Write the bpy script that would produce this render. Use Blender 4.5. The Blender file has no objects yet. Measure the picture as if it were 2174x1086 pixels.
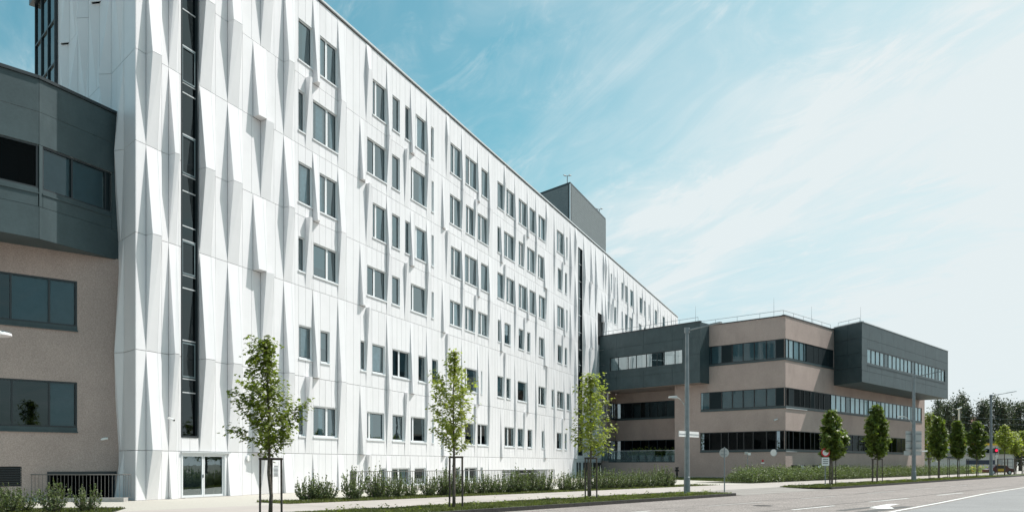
import bpy, math, random
import numpy as np
from mathutils import Vector, Matrix
random.seed(7); np.random.seed(7)
R = math.radians
S = bpy.context.scene
COL = S.collection
# ------------------------------------------------------------------ camera
cam_d = bpy.data.cameras.new('camera'); cam = bpy.data.objects.new('camera', cam_d); COL.objects.link(cam)
cam.location = (0, 0, 1.6); cam.rotation_euler = (R(90), 0, 0)
cam_d.sensor_width = 36; cam_d.lens = 36*1740/2174.; cam_d.shift_y = (984-543)/2174.
cam_d.clip_start = .1; cam_d.clip_end = 4000
S.camera = cam
# ------------------------------------------------------------------ light
SUN_AZ, SUN_EL = 67., 57.
sd = Vector((math.sin(R(SUN_AZ))*math.cos(R(SUN_EL)), math.cos(R(SUN_AZ))*math.cos(R(SUN_EL)), math.sin(R(SUN_EL))))
sl = bpy.data.lights.new('sun', 'SUN'); sl.energy = 4.9; sl.angle = R(.53); sl.color = (1, .945, .91)
so = bpy.data.objects.new('sun', sl); COL.objects.link(so); so.rotation_euler = sd.to_track_quat('Z', 'Y').to_euler(); so.location = (60, 30, 120)
W = bpy.data.worlds.new('World'); S.world = W; W.use_nodes = True
S.view_settings.view_transform = 'Standard'; S.view_settings.look = 'None'
S.view_settings.exposure = .08; S.view_settings.gamma = 1; S.view_settings.use_curve_mapping = False

class NT:
    def __init__(s, tree): s.t = tree; s.n = tree.nodes; s.l = tree.links
    def node(s, typ, **kw):
        n = s.n.new(typ); ins = kw.pop('ins', {})
        for k, v in kw.items(): setattr(n, k, v)
        for k, v in ins.items(): s.put(n.inputs[k], v)
        return n
    def put(s, sock, v):
        if isinstance(v, bpy.types.NodeSocket): s.l.new(v, sock)
        elif isinstance(v, bpy.types.Node): s.l.new(v.outputs[0], sock)
        else: sock.default_value = v
    def math(s, op, a, b=0., clamp=False):
        n = s.n.new('ShaderNodeMath'); n.operation = op; n.use_clamp = clamp; s.put(n.inputs[0], a); s.put(n.inputs[1], b); return n.outputs[0]
    def vmath(s, op, a, b=None):
        n = s.n.new('ShaderNodeVectorMath'); n.operation = op; s.put(n.inputs[0], a)
        if b is not None: s.put(n.inputs[1], b)
        return n.outputs['Value'] if op in ('DOT_PRODUCT', 'LENGTH') else n.outputs[0]
    def mix(s, f, a, b, typ='MIX'):
        n = s.n.new('ShaderNodeMix'); n.data_type = 'RGBA'; n.blend_type = typ; n.clamp_factor = True
        s.put(n.inputs[0], f); s.put(n.inputs[6], a); s.put(n.inputs[7], b); return n.outputs[2]
    def ramp(s, f, lo, hi, a=0., b=1., smooth=True):
        n = s.n.new('ShaderNodeMapRange'); n.interpolation_type = 'SMOOTHSTEP' if smooth else 'LINEAR'
        s.put(n.inputs[0], f); n.inputs[1].default_value = lo; n.inputs[2].default_value = hi; n.inputs[3].default_value = a; n.inputs[4].default_value = b
        return n.outputs[0]
    def noise(s, vec, scale, detail=4, rough=.55, dist=0.):
        n = s.n.new('ShaderNodeTexNoise'); 
        if vec is not None: s.put(n.inputs['Vector'], vec)
        n.inputs['Scale'].default_value = scale; n.inputs['Detail'].default_value = detail; n.inputs['Roughness'].default_value = rough; n.inputs['Distortion'].default_value = dist
        return n.outputs[0]

def build_world():
    w = NT(W.node_tree); w.n.clear()
    sky = w.node('ShaderNodeTexSky', sky_type='NISHITA', sun_disc=False, sun_elevation=R(SUN_EL), sun_rotation=R(SUN_AZ), air_density=1.0, dust_density=1.6, ozone_density=2.0)
    d = w.node('ShaderNodeTexCoord').outputs['Generated']
    sep = w.node('ShaderNodeSeparateXYZ', ins={0: d})
    z = w.math('MAXIMUM', sep.outputs[2], .03)
    px = w.math('DIVIDE', sep.outputs[0], w.math('ADD', z, .08)); py = w.math('DIVIDE', sep.outputs[1], w.math('ADD', z, .08))
    # cirrus streak coordinates: along = (.39,-.92), across = (.92,.39)
    al = w.math('ADD', w.math('MULTIPLY', px, .39), w.math('MULTIPLY', py, -.92))
    ac = w.math('ADD', w.math('MULTIPLY', px, .92), w.math('MULTIPLY', py, .39))
    v1 = w.node('ShaderNodeCombineXYZ', ins={0: w.math('MULTIPLY', al, .55), 1: w.math('MULTIPLY', ac, 2.1), 2: 8.8}).outputs[0]
    n1 = w.noise(v1, 1.15, 9, .62, .9)
    v2 = w.node('ShaderNodeCombineXYZ', ins={0: w.math('MULTIPLY', al, .5), 1: w.math('MULTIPLY', ac, .8), 2: 6.1}).outputs[0]
    n2 = w.noise(v2, .9, 5, .55, .4)
    side = w.math('ADD', w.math('MULTIPLY', sep.outputs[0], .92), w.math('MULTIPLY', sep.outputs[1], .39))   # towards the sun's side
    veil = w.math('ADD', w.ramp(side, .28, .80, 0., .74), w.ramp(sep.outputs[2], .62, .0, 0., .42))
    veil = w.math('ADD', veil, w.ramp(n2, .40, .68, -.16, .20))
    streak = w.math('MULTIPLY', w.ramp(n1, .47, .70, 0., .95), w.ramp(n2, .38, .6, .15, 1.))
    v3 = w.node('ShaderNodeCombineXYZ', ins={0: w.math('MULTIPLY', al, 1.1), 1: w.math('MULTIPLY', ac, 2.6), 2: 4.4}).outputs[0]
    n3 = w.noise(v3, 2.3, 10, .68, 1.3)
    wisp = w.math('MULTIPLY', w.ramp(n3, .50, .74, 0., 1.), w.ramp(n1, .36, .58, .1, 1.))
    veil = w.math('ADD', veil, w.ramp(n3, .35, .65, -.05, .06))
    cl = w.math('ADD', w.math('MAXIMUM', veil, 0.), w.math('ADD', w.math('MULTIPLY', streak, .42), w.math('MULTIPLY', wisp, .26)), clamp=True)
    tint = w.mix(w.ramp(sep.outputs[2], .0, .32), (1.25, 1.75, 1.9, 1), (1.60, 2.72, 2.12, 1))
    blue = w.mix(1., sky.outputs[0], tint, 'MULTIPLY')
    white = (12.0, 13.2, 13.5, 1)
    c = w.mix(cl, blue, white)
    bg = w.node('ShaderNodeBackground', ins={0: c, 1: .062})
    out = w.node('ShaderNodeOutputWorld'); w.l.new(bg.outputs[0], out.inputs[0])
build_world()

# ------------------------------------------------------------------ materials
MATS = {}
def material(name, base, rough=.6, metal=0., spec=.5, var=0., vscale=3., bump=0., bscale=40., island=0., stain=None, trans=0., coat=0., grain=0., gscale=60.):
    m = bpy.data.materials.new(name); m.use_nodes = True; w = NT(m.node_tree); w.n.clear()
    out = w.node('ShaderNodeOutputMaterial'); p = w.node('ShaderNodeBsdfPrincipled')
    g = w.node('ShaderNodeNewGeometry'); pos = g.outputs['Position']
    c = (*base, 1)
    if var:
        n = w.noise(pos, vscale, 5, .6)
        c = w.mix(w.ramp(n, .3, .7), tuple(max(0, b*(1-var)) for b in base)+(1,), tuple(b*(1+var) for b in base)+(1,))
    if grain:
        n = w.noise(pos, gscale, 3, .7)
        c = w.mix(w.ramp(n, .3, .7), w.mix(1., c, (1-grain,)*3+(1,), 'MULTIPLY'), w.mix(1., c, (1+grain,)*3+(1,), 'MULTIPLY'))
    if stain:
        sc, amt, tint, vz = stain
        mp = w.vmath('MULTIPLY', pos, (1, 1, vz)); n = w.noise(mp, sc, 6, .65)
        c = w.mix(w.math('MULTIPLY', w.ramp(n, .5, .75), amt), c, (*tint, 1))
    if island:
        r = g.outputs['Random Per Island']; k = w.ramp(r, 0, 1, 1-island, 1+island, False)
        cc = w.node('ShaderNodeCombineColor', ins={0: k, 1: k, 2: k}); c = w.mix(1., c, cc.outputs[0], 'MULTIPLY')
    w.put(p.inputs['Base Color'], c)
    p.inputs['Roughness'].default_value = rough; p.inputs['Metallic'].default_value = metal; p.inputs['Specular IOR Level'].default_value = spec
    p.inputs['Coat Weight'].default_value = coat
    if bump:
        b = w.node('ShaderNodeBump', ins={'Strength': bump, 'Distance': .02, 'Height': w.noise(pos, bscale, 4, .6)}); w.put(p.inputs['Normal'], b.outputs[0])
    if trans:
        t = w.node('ShaderNodeBsdfTranslucent'); w.put(t.inputs[0], w.mix(1., c, (1.5, 1.7, .7, 1), 'MULTIPLY'))
        ms = w.node('ShaderNodeMixShader', ins={0: trans, 1: p.outputs[0], 2: t.outputs[0]}); w.l.new(ms.outputs[0], out.inputs[0])
    else: w.l.new(p.outputs[0], out.inputs[0])
    MATS[name] = m; return m
def glass(name, tint, refl, rough=.01):
    m = bpy.data.materials.new(name); m.use_nodes = True; w = NT(m.node_tree); w.n.clear()
    out = w.node('ShaderNodeOutputMaterial')
    fr = w.node('ShaderNodeFresnel', ins={0: 1.5}); g = w.node('ShaderNodeNewGeometry')
    wob = w.node('ShaderNodeBump', ins={'Strength': .05, 'Distance': .02, 'Height': w.noise(g.outputs['Position'], 1.3, 2, .5)})
    tr = w.node('ShaderNodeBsdfTransparent', ins={0: (*tint, 1)}); gl = w.node('ShaderNodeBsdfGlossy', ins={0: (.82, .95, .97, 1), 'Roughness': rough}); w.put(gl.inputs['Normal'], wob.outputs[0])
    ms = w.node('ShaderNodeMixShader', ins={0: w.math('ADD', fr.outputs[0], refl, clamp=True), 1: tr.outputs[0], 2: gl.outputs[0]}); w.l.new(ms.outputs[0], out.inputs[0])
    MATS[name] = m; return m
M = MATS
material('white_panel', (.765, .755, .765), .42, spec=.45, var=.02, vscale=.7, island=.035, stain=(1.1, .22, (.60, .61, .59), .10))
material('dark_panel', (.056, .081, .087), .45, metal=0., spec=.25, var=.10, vscale=.8, island=.16, grain=.06, gscale=9, stain=(.8, .35, (.10, .13, .135), .4))
material('taupe_render', (.425, .340, .305), .95, spec=.1, var=.07, vscale=.35, grain=.18, gscale=22, bump=.4, bscale=28, stain=(.6, .40, (.30, .24, .215), .35))
material('alu', (.60, .62, .63), .35, metal=.35)
material('white_frame', (.72, .74, .75), .35)
material('dark_frame', (.022, .030, .034), .35)
material('infill', (.016, .026, .030), .75, spec=.15)
material('coping', (.62, .65, .66), .35, metal=.3)
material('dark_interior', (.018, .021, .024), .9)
material('mid_interior', (.10, .105, .11), .9)
material('curtain', (.62, .66, .68), .9, var=.12, vscale=5)
material('grey_blind', (.13, .175, .19), .7, var=.06)
material('pale_blind', (.80, .88, .90), .6, var=.03)
glass('glass', (.66, .86, .92), .21)
glass('clear_glass', (.88, .95, .97), .03)
glass('mid_glass', (.62, .78, .83), .01)
glass('mirror_glass', (.3, .4, .42), .45)
glass('dark_glass', (.28, .36, .40), .03)
glass('black_glass', (.22, .27, .30), -.035)
glass('graze_glass', (.22, .27, .30), -.11)
glass('rail_glass', (.82, .88, .88), .05)
material('roof_gravel', (.30, .30, .29), .95, grain=.2, gscale=20)
material('penthouse', (.15, .175, .18), .6, var=.05, vscale=2)
material('road', (.250, .216, .198), .85, var=.10, vscale=.5, grain=.55, gscale=14, bump=.3, bscale=60, stain=(.35, .45, (.17, .15, .14), 1))
material('new_asphalt', (.235, .228, .225), .8, var=.07, vscale=.4, grain=.28, gscale=30, bump=.2, bscale=60)
material('driveway', (.27, .245, .225), .85, var=.10, vscale=.5, grain=.22, gscale=30, bump=.2, bscale=50)
material('walkway', (.415, .37, .34), .85, var=.06, vscale=.4, grain=.10, gscale=30, bump=.12, bscale=50, stain=(.5, .25, (.27, .25, .23), 1))
material('concrete', (.40, .38, .36), .85, var=.12, vscale=2, grain=.12, gscale=40, bump=.2)
material('granite', (.034, .030, .027), .8, var=.25, vscale=5, grain=.3, gscale=60, bump=.5, bscale=50, island=.18)
material('gravel', (.46, .43, .38), .9, grain=.3, gscale=25, bump=.6, bscale=30)
material('ground', (.16, .15, .12), .95, var=.2, vscale=.5, grain=.2, gscale=12)
material('soil', (.045, .042, .028), .95, var=.35, vscale=4, grain=.3, gscale=40, bump=.6, bscale=30)
material('turf', (.070, .085, .028), .95, var=.30, vscale=1.5, grain=.3, gscale=30, bump=.6, bscale=30)
material('paint', (.78, .77, .74), .7, var=.05, vscale=3, stain=(2.5, .55, (.35, .33, .31), 1))
material('worn_paint', (.50, .48, .46), .8, var=.10, vscale=3, stain=(3, .8, (.27, .25, .24), 1))
material('tar', (.085, .080, .076), .7, var=.3, vscale=2)
material('galv', (.215, .24, .25), .5, metal=.4, var=.12, vscale=3, stain=(1.5, .4, (.24, .26, .27), .2))
material('rail_metal', (.20, .19, .18), .5, metal=.4)
material('sign_back', (.50, .49, .47), .5, metal=.2, var=.05)
material('sign_white', (.82, .81, .79), .4)
material('sign_red', (.55, .02, .03), .4)
material('black', (.015, .015, .016), .5)
material('bark', (.13, .105, .085), .9, var=.35, vscale=14, bump=.8, bscale=40)
material('stake_wood', (.085, .068, .058), .85, var=.35, vscale=8, bump=.4, bscale=60)
material('leaf_maple', (.155, .185, .030), .45, island=.45, trans=.45)
material('leaf_light', (.27, .29, .075), .45, island=.35, trans=.5)
material('leaf_dark', (.115, .150, .028), .42, island=.5, trans=.38)
material('leaf_poplar', (.07, .085, .05), .5, island=.40, trans=.18)
material('leaf_shrub', (.135, .165, .07), .5, island=.6, trans=.25)
material('grass', (.115, .128, .042), .6, island=.5, trans=.30, var=.25, vscale=.8, stain=(1.3, .6, (.20, .16, .08), 1))
material('roof_tile', (.23, .12, .085), .85, var=.2, vscale=2)
material('pale_wall', (.50, .50, .48), .85, var=.05)
material('grey_wall', (.30, .31, .31), .8, var=.08)
material('yellow', (.70, .42, .03), .5)
material('navy', (.022, .030, .055), .4)
material('brown_car', (.10, .02, .015), .3, coat=.5)
lm = bpy.data.materials.new('red_light'); lm.use_nodes = True; lm.node_tree.nodes['Principled BSDF'].inputs['Base Color'].default_value = (.6, .02, .05, 1)
lm.node_tree.nodes['Principled BSDF'].inputs['Emission Color'].default_value = (1, .02, .08, 1); lm.node_tree.nodes['Principled BSDF'].inputs['Emission Strength'].default_value = 1.5; M['red_light'] = lm
# ------------------------------------------------------------------ helpers
class MB:
    def __init__(s): s.v = []; s.f = []
    def poly(s, pts): i = len(s.v); s.v.extend([tuple(p) for p in pts]); s.f.append(tuple(range(i, i+len(pts)))); return s
    def hexa(s, p):   # 8 pts: bottom 0-3 (ccw seen from above), top 4-7
        i = len(s.v); s.v.extend([tuple(q) for q in p])
        for f in ((3, 2, 1, 0), (4, 5, 6, 7), (0, 1, 5, 4), (1, 2, 6, 5), (2, 3, 7, 6), (3, 0, 4, 7)): s.f.append(tuple(i+k for k in f))
        return s
    def box(s, x0, x1, y0, y1, z0, z1): return s.hexa([(x0, y0, z0), (x1, y0, z0), (x1, y1, z0), (x0, y1, z0), (x0, y0, z1), (x1, y0, z1), (x1, y1, z1), (x0, y1, z1)])
    def fbox(s, F, t0, t1, n0, n1, z0, z1):   # n1 outward
        return s.hexa([F.p(t0, n1, z0), F.p(t1, n1, z0), F.p(t1, n0, z0), F.p(t0, n0, z0), F.p(t0, n1, z1), F.p(t1, n1, z1), F.p(t1, n0, z1), F.p(t0, n0, z1)])
    def fquad(s, F, t0, t1, n, z0, z1): return s.poly([F.p(t0, n, z0), F.p(t1, n, z0), F.p(t1, n, z1), F.p(t0, n, z1)])
    def tube(s, pts, rad, k=8, cap=True):
        pts = [Vector(p) for p in pts]; rings = []
        if not hasattr(rad, '__len__'): rad = [rad]*len(pts)
        for i, p in enumerate(pts):
            d = (pts[min(i+1, len(pts)-1)]-pts[max(i-1, 0)]).normalized()
            a = d.orthogonal() if abs(d.z) < .9 else d.cross(Vector((0, 1, 0))); a.normalize(); b = d.cross(a)
            o = len(s.v); rings.append(o)
            for j in range(k):
                an = 2*math.pi*j/k; s.v.append(tuple(p+(a*math.cos(an)+b*math.sin(an))*rad[i]))
        for i in range(len(pts)-1):
            for j in range(k):
                a, b = rings[i], rings[i+1]; j2 = (j+1) % k; s.f.append((a+j, a+j2, b+j2, b+j))
        if cap: s.f.append(tuple(rings[0]+j for j in range(k))[::-1]); s.f.append(tuple(rings[-1]+j for j in range(k)))
        return s
    def disc(s, c, nrm, r, th, k=24):
        n = Vector(nrm).normalized(); c = Vector(c); return s.tube([c, c+n*th], r, k)
    def lathe(s, c, prof, k=16):
        o = len(s.v)
        for r, z in prof:
            for j in range(k): an = 2*math.pi*j/k; s.v.append((c[0]+r*math.cos(an), c[1]+r*math.sin(an), c[2]+z))
        for i in range(len(prof)-1):
            for j in range(k): j2 = (j+1) % k; s.f.append((o+i*k+j, o+i*k+j2, o+(i+1)*k+j2, o+(i+1)*k+j))
        return s
def smooth(me, on=True): me.polygons.foreach_set('use_smooth', [on]*len(me.polygons))
def obj(name, mb, mat, parent=None, sm=False, stuff=False):
    me = bpy.data.meshes.new(name)
    if isinstance(mb, MB): me.from_pydata(mb.v, [], mb.f)
    else:
        V, Fc, nf = mb   # numpy arrays, uniform face size nf
        me.vertices.add(len(V)); me.vertices.foreach_set('co', V.astype(np.float32).ravel())
        me.loops.add(Fc.size); me.loops.foreach_set('vertex_index', Fc.astype(np.int32).ravel())
        me.polygons.add(len(Fc)); me.polygons.foreach_set('loop_start', np.arange(0, Fc.size, nf, dtype=np.int32)); me.update(calc_edges=True)
    me.materials.append(M[mat] if isinstance(mat, str) else mat)
    if sm: smooth(me)
    o = bpy.data.objects.new(name, me); COL.objects.link(o)
    if parent is not None: attach(o, parent)
    if stuff: o['kind'] = 'stuff'
    return o
def attach(o, parent):
    o.parent = parent
    r = parent
    while r.parent: r = r.parent
    if parent is r and not parent.get('local'):
        o.matrix_parent_inverse = Matrix.LocRotScale(r.location, r.rotation_euler, None).inverted()
def thing(name, label, cat, loc=(0, 0, 0), rz=0, group=None, local=False):
    o = bpy.data.objects.new(name, None); COL.objects.link(o); o.location = loc; o.rotation_euler = (0, 0, rz); o.empty_display_size = .3
    o['label'] = label; o['category'] = cat
    if group: o['group'] = group
    if local: o['local'] = 1
    return o
def tag(o, label, cat, group=None):
    o['label'] = label; o['category'] = cat
    if group: o['group'] = group
    return o
def structure(name, mb, mat): o = obj(name, mb, mat); o['kind'] = 'structure'; return o
def copy_tree(o, parent=None):
    c = o.copy(); COL.objects.link(c)
    if parent is not None: c.parent = parent
    for ch in list(o.children): copy_tree(ch, c)
    return c
class Frame:
    def __init__(s, O, T): l = math.hypot(*T); s.T = (T[0]/l, T[1]/l); s.N = (s.T[1], -s.T[0]); s.O = O
    def p(s, t, n, z): return (s.O[0]+s.T[0]*t+s.N[0]*n, s.O[1]+s.T[1]*t+s.N[1]*n, z)
    def t(s, u, n=0.):    # where the sight line of column u of the photograph meets the wall
        k = (u-1087)/1740.; ox, oy = s.O[0]+s.N[0]*n, s.O[1]+s.N[1]*n
        return (k*oy-ox)/(s.T[0]-k*s.T[1])
    def z(s, u, v): return 1.6+(984-v)/1740.*(s.O[1]+s.T[1]*s.t(u))
    def xy(s, t, n=0.): return s.p(t, n, 0)[:2]
def gr(u, v, z=0.): Y = (1.6-z)*1740./(v-984); return ((u-1087)/1740.*Y, Y)
# road frame: a along the road (away, to the right), b across (towards camera side)
RD = (math.sin(R(40)), math.cos(R(40)))
def ab(a, b, z=0.): return (RD[0]*a+RD[1]*b, RD[1]*a-RD[0]*b, z)
def toab(x, y): return (RD[0]*x+RD[1]*y, RD[1]*x-RD[0]*y)
def on_b(u, b):    # ground point of column u on the line b = const -> a
    k = (u-1087)/1740.; Y = b/(RD[1]*k-RD[0]); return toab(k*Y, Y)[0]
ORD = ['first', 'second', 'third', 'fourth', 'fifth', 'sixth', 'seventh', 'eighth', 'ninth', 'tenth', 'eleventh', 'twelfth', 'thirteenth', 'fourteenth', 'fifteenth', 'sixteenth', 'seventeenth', 'eighteenth', 'nineteenth', 'twentieth', 'twenty first', 'twenty second', 'twenty third', 'twenty fourth', 'twenty fifth', 'twenty sixth', 'twenty seventh', 'twenty eighth', 'twenty ninth', 'thirtieth']

# ------------------------------------------------------------------ ground
def abq(mb, a0, a1, b0, b1, z): return mb.poly([ab(a0, b0, z), ab(a0, b1, z), ab(a1, b1, z), ab(a1, b0, z)])
def abbox(mb, a0, a1, b0, b1, z0, z1): return mb.hexa([ab(a0, b0, z0), ab(a0, b1, z0), ab(a1, b1, z0), ab(a1, b0, z0), ab(a0, b0, z1), ab(a0, b1, z1), ab(a1, b1, z1), ab(a1, b0, z1)])
KB = -19.35; VB = -22.5; WB = -28.0
A1, A2 = 42.9, 56.0        # driveway opening
structure('ground', MB().box(-1800, 1800, -1800, 1800, -.9, -.16), 'ground')
mb = MB(); abq(mb, -120, 900, -40, 40, -.13); structure('road', mb, 'road')
mb = MB()
pts = [(1740, 1110), (1891, 1086), (1998, 1066), (2089, 1047.7), (2174, 1034), (2300, 1020)]
g = [toab(*gr(u, v, -.13)) for u, v in pts]
mb.poly([ab(a, b+.25, -.126) for a, b in g]+[ab(g[-1][0], -3.2, -.126), ab(g[0][0]-14, -3.2, -.126)]); structure('road_patch', mb, 'new_asphalt')
mb = MB(); abbox(mb, -120, 900, -400, WB, -.159, 0); structure('terrain', mb, 'gravel')
mb = MB(); abbox(mb, -120, 900, WB, VB, -.159, .0); structure('walkway', mb, 'walkway')
mb = MB()
for a0, a1 in ((-120, A1-1.2), (A2+1.2, 900)): abbox(mb, a0, a1, VB, KB-.15, -.159, .012)
mb.poly([ab(A1-1.2, KB-.15, .012), ab(A1-.2, KB-.7, .012), ab(A1-.2, VB, .012), ab(A1-1.2, VB, .012)][::-1])
mb.poly([ab(A2+1.2, KB-.15, .012), ab(A2-.6, KB-.9, .012), ab(A2-.6, VB+.2, .012), ab(A2+1.2, VB, .012)])
structure('verge', mb, 'turf')
# kerb stones
mb = MB(); kn = 0
kr = thing('kerb', 'long granite kerb along the green verge, from the foreground to the driveway', 'kerb', ab(30, KB, -.13))
kr2 = thing('kerb', 'granite kerb along the verge of columnar trees beyond the driveway', 'kerb', ab(60, KB, -.13))
def stone(a0, a1, par, b0=KB-.15, b1=KB, dz=0, stuff=None):
    m = stuff or MB(); abbox(m, a0+.006, a1-.006, b0, b1, -.16, .016+dz)
    if stuff is None: obj('kerb_stone', m, 'granite', par)
a = 8.
while a < A1-1.2: stone(a, a+1., kr, dz=random.uniform(-.004, .004)); a += 1.
for i in range(3):
    m = MB(); f0, f1 = i/3., (i+1)/3.
    q = lambda f, r: ab(A1-1.1+math.sin(f*1.2)*1.3, KB-.15-(1-math.cos(f*1.2))*1.4+r, 0)
    p = [q(f0, 0), q(f0, .15), q(f1, .15), q(f1, 0)]
    m.hexa([(x, y, -.16) for x, y, _ in p]+[(x, y, .014-.08*f0) for x, y, _ in p]); obj('kerb_stone', m, 'granite', kr)
a = A2+1.2; st = MB()
while a < 300:
    if a < 110: stone(a, a+1., kr2, dz=random.uniform(-.004, .004))
    else: stone(a, a+1., kr2, stuff=st)
    a += 1.
obj('kerb_stone', st, 'granite', kr2, stuff=True)
# gutter line, driveway ramp
mb = MB(); mb.poly([ab(A1-.1, KB+.1, -.124), ab(A2+1., KB+.1, -.124), ab(A2-.6, VB, .004), ab(A1-.2, VB, .004)]); structure('driveway', mb, 'driveway')
mb = MB(); abq(mb, A1-1.8, A2+4, WB-.2, VB, .004); structure('driveway_pavement', mb, 'driveway' if False else 'walkway')
# soil beds
mb = MB(); abq(mb, on_b(612, -28), 58, -30.4, WB, .006); structure('shrub_bed', mb, 'soil')
mb = MB(); abq(mb, 64.3, 175, -33.4, WB-.3, .006); structure('hedge_bed', mb, 'soil')
mb = MB(); mb.poly([gr(1425, 1017)+(.01,), gr(1590, 1023)+(.01,), gr(1640, 1013.5)+(.01,), gr(1440, 1012.8)+(.01,)]); structure('lawn', mb, 'turf')
mb = MB(); mb.poly([gr(-200, 1100)+(.006,), gr(195, 1100)+(.006,), gr(268, 1078)+(.006,), gr(240, 1075.5)+(.006,), gr(-100, 1079)+(.006,)]); structure('grass_edge', mb, 'soil')
# paved lane joints
mb = MB()
for aa in (19, 27, 35, 62, 74): abq(mb, aa, aa+.03, WB, VB, .007)
structure('paving_joint', mb, 'tar')
# road markings
def strip(mb, pts, w, z):
    for (a0, b0), (a1, b1) in zip(pts[:-1], pts[1:]):
        mb.poly([ab(a0, b0-w/2, z), ab(a0, b0+w/2, z), ab(a1, b1+w/2, z), ab(a1, b1-w/2, z)])
mb = MB(); strip(mb, g, .16, -.120); structure('road_line', mb, 'paint')
for k, (x0, x1, b0, b1, mt) in enumerate([(30.4, 34.6, -11.75, -11.6, 'paint'), (39, 44.5, -11.5, -11.25, 'paint'), (49.8, 54.9, -11.1, -10.85, 'paint'),
        (30.9, 35.7, -15.4, -15.2, 'worn_paint'), (22.2, 26.4, -15.6, -15.5, 'paint'), (40.4, 44.7, -15.15, -14.95, 'worn_paint'), (50, 55.3, -14.9, -14.8, 'worn_paint'), (60, 65, -14.8, -14.7, 'worn_paint'), (70, 75, -14.7, -14.6, 'worn_paint'), (61, 66, -10.7, -10.5, 'worn_paint')]):
    mb = MB(); strip(mb, [(x0, b0), (x1, b1)], .12 if mt == 'worn_paint' else .14, -.120); structure('road_dash', mb, mt)
mb = MB(); c5 = lambda x, y: gr(1680+x/4.4, 900+y/4.4, -.13)+(-.120,)
c6 = lambda x, y: gr(1400+x/2.809, 980+y/2.809, -.13)+(-.120,)
mb.poly([c6(1252, 270), c6(1365, 250), c6(1435, 250), c6(1300, 274.2)][::-1]); mb.poly([c6(1245, 280), c6(1300, 274.6), c6(1372, 263), c6(1400, 277.5)][::-1]); structure('turn_arrow', mb, 'paint')
mb = MB(); strip(mb, [(20, -12.35), (34.5, -12.0), (39, -11.75), (60, -11.5), (120, -11)], .05, -.1215); strip(mb, [(18, -16.2), (38, -15.7), (50, -15.3), (100, -15.1)], .04, -.1215)
strip(mb, [(30, -9.3), (36, -9.15)], .5, -.1230); strip(mb, [(31.2, -10.25), (35.5, -10.0)], .35, -.1230); rc = random.Random(12)
for k in range(26):
    a_, b_ = rc.uniform(22, 95), rc.uniform(-18.8, -8); L_ = rc.uniform(1.5, 9); an_ = rc.choice([0, 0, 0, 1.4])+rc.uniform(-.12, .12); p_ = [(a_, b_)]
    for q in range(8): a_ += L_/8*math.cos(an_); b_ += L_/8*math.sin(an_)+rc.uniform(-.03, .03); p_.append((a_, b_))
    strip(mb, p_, rc.uniform(.015, .035), -.1225)
structure('road_joint', mb, 'tar')
x, y = gr(1619, 1072.5, -.13)
mh = thing('manhole_cover', 'round iron manhole cover set in the road near the driveway', 'manhole cover', (x, y, -.13), local=True)
m = MB().disc((0, 0, .003), (0, 0, 1), .40, .006, 28); obj('ring', m, 'tar', mh)
m = MB().disc((0, 0, .010), (0, 0, 1), .32, .004, 28); obj('lid', m, 'granite', mh)

# ------------------------------------------------------------------ facade tools
def panel(mb, pts, gap=.011, depth=.04, nrm=None):
    """a folded-sheet cladding panel: front face shrunk by the joint, rim turned back"""
    P = [Vector(p) for p in pts]
    Q = []
    for p in P:
        if not Q or (p-Q[-1]).length > 1e-4: Q.append(p)
    if (Q[0]-Q[-1]).length < 1e-4: Q.pop()
    P = Q
    if len(P) < 3: return
    c = sum(P, Vector())/len(P)
    n = Vector()
    for i in range(len(P)): n += (P[i]-c).cross(P[(i+1) % len(P)]-c)
    if n.length < 1e-5: return
    n.normalize(); k = len(P); F = []
    for i in range(k):
        a, b, d = P[i-1], P[i], P[(i+1) % k]
        e1 = (b-a).normalized(); e2 = (d-b).normalized(); m1 = n.cross(e1); m2 = n.cross(e2)
        s = 1+m1.dot(m2); off = (m1+m2)*(gap/max(s, .35)); F.append(b+off)
    i0 = len(mb.v); mb.v.extend([tuple(p) for p in F]+[tuple(p-n*depth) for p in F]); mb.f.append(tuple(i0+i for i in range(k)))
    for i in range(k): j = (i+1) % k; mb.f.append((i0+j, i0+i, i0+k+i, i0+k+j))
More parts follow.
